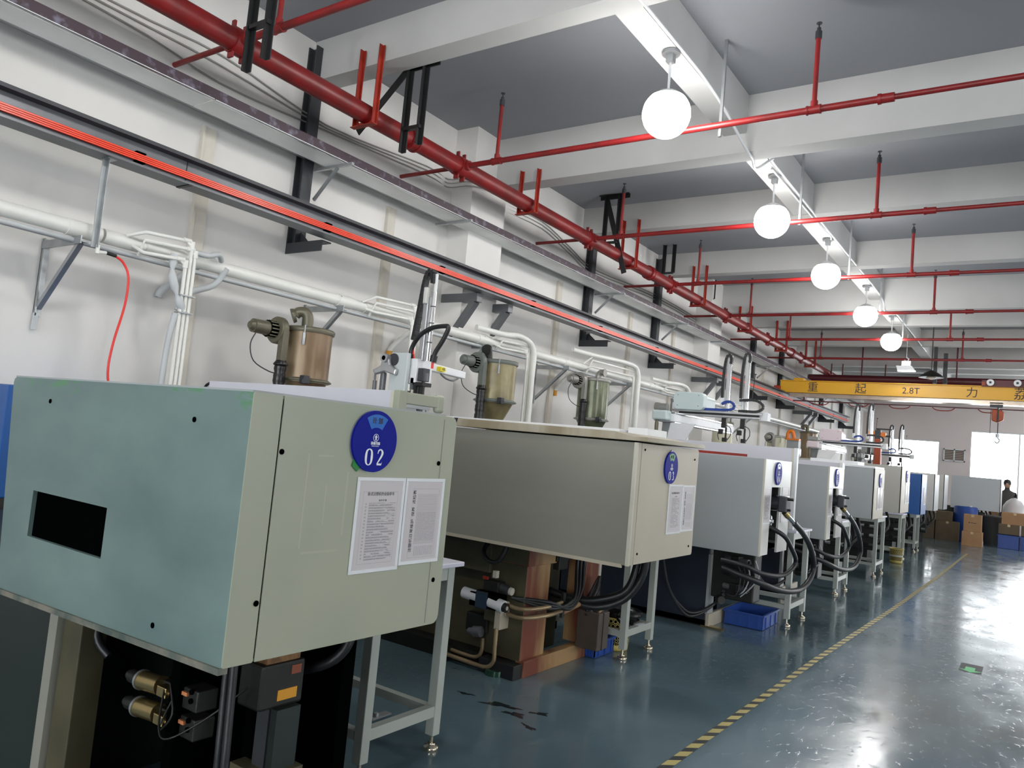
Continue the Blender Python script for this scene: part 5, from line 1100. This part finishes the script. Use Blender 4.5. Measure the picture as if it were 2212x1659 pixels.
# ================================================================= floor things
def crate(x, y, wx, wy, h, lab, rot=0, m=None):
    t = empty('parts_crate', (x, y, 0), lab, 'crate', None); t.rotation_euler = (0, 0, rot); m = m or M_crate
    a, b = wx / 2, wy / 2; th = .008
    MB().box(-a, a, -b, b, .004, .012).build('base', m, t)
    MB().box(-a, a, -b, -b + th, .01, h).box(-a, a, b - th, b, .01, h).box(-a, -a + th, -b, b, .01, h).box(a - th, a, -b, b, .01, h).build('wall', m, t)
    MB().box(-a - .012, a + .012, -b - .012, -b, h - .018, h).box(-a - .012, a + .012, b, b + .012, h - .018, h).box(-a - .012, -a, -b, b, h - .018, h).box(a, a + .012, -b, b, h - .018, h).build('rim', m, t, .002)
    for k in range(4): MB().box(-a + wx * (k + .5) / 4 - .004, -a + wx * (k + .5) / 4 + .004, -b - .008, -b, .01, h - .018).build('rib', m, t)
    for k in range(3): MB().box(a, a + .008, -b + wy * (k + .5) / 3 - .004, -b + wy * (k + .5) / 3 + .004, .01, h - .018).build('rib', m, t)
    return t
crate(-2.23, 7.56, .36, .52, .135, 'blue plastic parts crate on the floor in front of the base of machine 04', rot=.02)
crate(-2.66, 5.27, .10, .30, .12, 'small blue box poking out under the tan base of machine 03', m=M_crate)
def basket(x, y, r, h, lab, bag=True, s=1):
    t = empty('waste_basket', (x, y, 0), lab, 'basket', None)
    MB().lathe((0, 0, 0), [(0, .004), (r * .82, .004), (r * .84, h * .18), (r * .83, h * .18), (r * .80, .01)], 28).build('base', M_basket, t)
    MB().lathe((0, 0, 0), [(r * .9, h * .45), (r * .92, h * .56), (r * .91, h * .56), (r * .89, h * .45), (r * .9, h * .45)], 28, 'z', False).build('band', M_table, t)
    MB().lathe((0, 0, 0), [(r, h - .012), (r + .006, h - .006), (r + .006, h), (r - .004, h), (r, h - .012)], 28, 'z', False).build('rim', M_basket, t)
    mb = MB(); n = 22
    for (za, zb) in ((h * .18, h * .45), (h * .56, h - .01)):
        rows = 3
        for j in range(rows):
            z = za + (zb - za) * (j + .5) / rows; rr = r * (.84 + .16 * z / h)
            for k in range(n):
                a = 2 * PI * (k + .5 * (j % 2)) / n; c = Vector((math.cos(a) * rr, math.sin(a) * rr, z)); tg = Vector((-math.sin(a), math.cos(a), 0)); up = Vector((0, 0, 1)); nn = tg.cross(up)
                ro = min((zb - za) / rows / 2 * 1.1, PI * rr / n * 1.05); vs = []
                for q in range(6):
                    aa = PI / 3 * q + PI / 6
                    for rad in (ro, ro * .68): vs.append(c + (tg * math.cos(aa) + up * math.sin(aa)) * rad)
                mb.add(vs, [(2 * q, 2 * q + 1, 2 * ((q + 1) % 6) + 1, 2 * ((q + 1) % 6)) for q in range(6)])
    stuff(mb.build('ring_lattice', M_basket, t))
    MB().lathe((0, 0, 0), [(0, .02), (r * .78, .02), (r * .9, h - .01), (r * .88, h - .01)], 20).build('liner', M_bag, t)
    if bag:
        bm = bmesh.new(); bmesh.ops.create_icosphere(bm, subdivisions=3, radius=1)
        for v_ in bm.verts:
            k = 1 + .12 * math.sin(v_.co.x * 7 + v_.co.z * 5) + .1 * math.sin(v_.co.y * 9 + v_.co.x * 4); v_.co = Vector((v_.co.x * (r + .03) * k, v_.co.y * (r + .03) * k, v_.co.z * .07 * k))
        me = bpy.data.meshes.new('bin_bag'); bm.to_mesh(me); bm.free(); me.materials.append(M_bag); o = bpy.data.objects.new('bin_bag', me); COL.objects.link(o); o.parent = t; o.location = (.02, .02, h + .01)
        for p_ in me.polygons: p_.use_smooth = True
    return t
basket(-2.66, 5.53, .125, .25, 'yellow perforated waste basket with a black bag beside the table of machine 03')
basket(-3.25, 8.2, .13, .26, 'perforated waste basket with a black bag in the shade behind the navy base')
basket(-2.08, 15.5, .12, .26, 'yellow basket on the floor before the tall beige-grey machine', bag=False)
# water stains / oil marks on the floor
M_wet = mat('wet stain', rgb(26, 38, 44), .2, spec=.4)
def puddle(x, y, a, b, rot, lab):
    mb = MB(); n = 26
    pts = []
    for k in range(n):
        an = 2 * PI * k / n; rr = 1 + .35 * math.sin(3 * an + x * 9) + .22 * math.sin(7 * an + y * 7)
        u, v_ = a * rr * math.cos(an), b * rr * math.sin(an); pts.append((x + u * math.cos(rot) - v_ * math.sin(rot), y + u * math.sin(rot) + v_ * math.cos(rot)))
    mb.prism(pts, 'z', .0004, .0012); tag(mb.build('puddle', M_wet), lab, 'puddle', 'small wet stains')
for i, (x, y, a, b, r_) in enumerate(((-2.5, 3.78, .10, .03, .3), (-2.36, 3.72, .06, .028, .1), (-2.27, 3.84, .05, .02, .5), (-2.2, 3.62, .05, .015, -.3), (-2.75, 3.78, .05, .014, .2))):
    puddle(x, y, a, b, r_, 'dark wet stain before the tan base, %s of five from the left' % ['second', 'third', 'fourth', 'last', 'first'][i])
# cartons and bins at the far end
def carton(x, y, z, wx, wy, h, lab, m=None, logo=False, rot=0, tape_=True):
    t = empty('carton', (x, y, z), lab, 'box', None); t.rotation_euler = (0, 0, rot); m = m or M_card
    MB().box(-wx / 2, wx / 2, -wy / 2, wy / 2, 0, h).build('box_body', m, t, .004)
    MB().box(-wx / 2 - .001, wx / 2 + .001, -.004, .004, h - .001, h + .002).build('flap_gap', M_cardd, t)
    if tape_: MB().box(-.03, .03, -wy / 2 - .0015, -wy / 2 + .01, h - .06, h + .001).build('packing_tape', mat('packing tape', rgb(200, 176, 132), .25), t)
    if logo:
        MB().lathe((-.1, -wy / 2 - .002, h * .52), [(.0, 0), (.028, 0), (.03, .001)], 14, 'y').build('logo', M_ink, t)
        text('GREEN', .045, M_ink, 'lettering', t, (.06, -wy / 2 - .002, h * .53), '-y')
    return t
carton(-1.36, 22.7, 0, .44, .4, .36, 'plain cardboard carton on the floor, bottom of the stack of two')
carton(-1.36, 22.7, .362, .38, .38, .42, 'cardboard carton with a dark printed mark, top of the stack of two', logo=False)
text('● ▬▬▬', .04, M_ink, 'printed_mark', [o for o in bpy.data.objects if o.name.startswith('carton') and o.type == 'EMPTY'][-1], (0, -.192, .22), '-y')
carton(-2.6, 23.9, 0, .6, .5, .5, 'dark dusty carton in the shade left of the two cartons, lower left one', M_cardd)
carton(-2.0, 23.9, 0, .55, .5, .5, 'dark dusty carton in the shade left of the two cartons, lower right one', M_cardd)
carton(-2.3, 23.9, .502, .8, .45, .25, 'flat dark carton lying across the two dusty cartons', M_cardd)
dr = empty('blue_drum', (-1.62, 24.1, .0), 'shiny blue plastic drum behind the stack of two cartons', 'drum')
MB().lathe((0, 0, 0), [(.25, 0), (.28, .05), (.28, .9), (.25, .93), (0, .93)], 28).build('drum_body', M_crate, dr); MB().cyl((.1, 0, .93), (.1, 0, .96), .04).build('bung', M_white, dr)
bn = empty('grey_bin', (-.98, 24.2, 0), 'tall dark grey round bin right of the stack of two cartons', 'bin')
MB().lathe((0, 0, 0), [(.22, 0), (.26, .72), (.28, .74), (.26, .76), (.1, .78), (0, .78)], 24).build('bin_body', mat('dark bin', rgb(70, 72, 70), .6), bn)
carton(-.95, 26.2, 0, .5, .4, .85, 'upright tan carton standing behind the grey bin', M_card)
ORDT = ['left', 'middle', 'right']
for k in range(3):
    crate(-.62 + .48 * k, 23.6, .46, .6, .34, 'blue plastic tote on the floor at the far right, %s one' % ORDT[k])
    carton(-.62 + .48 * k, 23.6, .36, .44, .5, .25, 'brown carton lying on the blue totes at the far right, lower %s one' % ORDT[k], M_cardd)
for k in range(2): carton(-.5 + .6 * k, 23.6, .612, .56, .5, .3, 'brown carton on top of the tote pile at the far right, %s one' % ('left', 'right')[k], M_card)
sk_ = empty('plastic_sack', (-.55, 24.6, 0), 'pale clear plastic sack slumped beside the person at the far right', 'sack')
MB().lathe((0, 0, 0), [(0, 0), (.22, .02), (.27, .3), (.28, .8), (.26, 1.05), (.18, 1.18), (.08, 1.26), (0, 1.28)], 20).build('sack_body', M_plastic, sk_)
# vents on the back wall
def vent(x0, x1, z0, z1, lab, n=6, m=M_white):
    t = empty('wall_vent', ((x0 + x1) / 2, BY, z0), lab, 'vent', None); c = (x0 + x1) / 2
    MB().box(x0 - c, x1 - c, -.06, 0, 0, .04).box(x0 - c, x1 - c, -.06, 0, z1 - z0 - .04, z1 - z0).box(x0 - c, x0 - c + .04, -.06, 0, 0, z1 - z0).box(x1 - c - .04, x1 - c, -.06, 0, 0, z1 - z0).box(-.02, .02, -.06, 0, 0, z1 - z0).build('vent_frame', m, t)
    MB().box(x0 - c + .04, x1 - c - .04, -.02, -.005, .04, z1 - z0 - .04).build('vent_back', M_cardd, t)
    for k in range(n): MB().box(x0 - c + .04, x1 - c - .04, -.05, -.02, .06 + (z1 - z0 - .1) * k / n, .075 + (z1 - z0 - .1) * k / n).build('slat', M_wallb, t)
vent(-3.0, -2.3, 2.32, 2.78, 'louvred white air cooler outlet between the two bright windows')
vent(-5.7, -5.3, 2.2, 2.6, 'small louvred vent on the back wall near the left corner', 4)
# ================================================================= person far back, half hidden behind the boxes
def person():
    t = empty('person', (-.76, 25.75, 0), 'person in dark clothes standing behind the boxes at the far right', 'person')
    J = [(0, 0, .95), (0, 0, 1.15), (0, 0, 1.35), (0, -.02, 1.46), (0, -.05, 1.54), (0, -.06, 1.64), (-.1, 0, .9), (-.11, -.01, .5), (-.11, .02, .08), (-.11, -.12, .04), (.1, 0, .9), (.11, -.01, .5), (.11, .02, .08), (.11, -.12, .04),
         (-.18, 0, 1.38), (-.24, .02, 1.12), (-.2, -.14, .95), (.18, 0, 1.38), (.24, .02, 1.12), (.2, -.14, .95)]
    R_ = [.15, .14, .16, .07, .06, .09, .1, .07, .05, .04, .1, .07, .05, .04, .065, .05, .035, .065, .05, .035]
    E_ = [(0, 1), (1, 2), (2, 3), (3, 4), (4, 5), (0, 6), (6, 7), (7, 8), (8, 9), (0, 10), (10, 11), (11, 12), (12, 13), (2, 14), (14, 15), (15, 16), (2, 17), (17, 18), (18, 19)]
    me = bpy.data.meshes.new('body'); me.from_pydata(J, E_, []); me.materials.append(mat('dark work clothes', rgb(70, 66, 64), .8)); o = bpy.data.objects.new('body', me); COL.objects.link(o); o.parent = t
    sk1 = o.modifiers.new('skin', 'SKIN')
    for i, v_ in enumerate(me.skin_vertices[0].data): v_.radius = (R_[i], R_[i] * .8); v_.use_root = (i == 0)
    s = o.modifiers.new('sub', 'SUBSURF'); s.levels = 2; s.render_levels = 2
    MB().lathe((0, -.06, 1.56), [(.0, -.03), (.06, -.02), (.082, .04), (.085, .1), (.06, .17), (0, .19)], 20).build('head', mat('skin', rgb(176, 134, 112), .6), t)
    MB().lathe((0, -.05, 1.62), [(.092, .0), (.096, .06), (.07, .13), (0, .15)], 20).build('hair', M_black, t)
    for s_ in (-1, 1): MB().lathe((s_ * .2, -.15, .93), [(0, -.1), (.03, -.08), (.035, -.03), (.02, .02)], 10).build('hand', mat('skin', rgb(176, 134, 112), .6), t)
person()
# added daylight openings outside the picture (right wall) and light portals
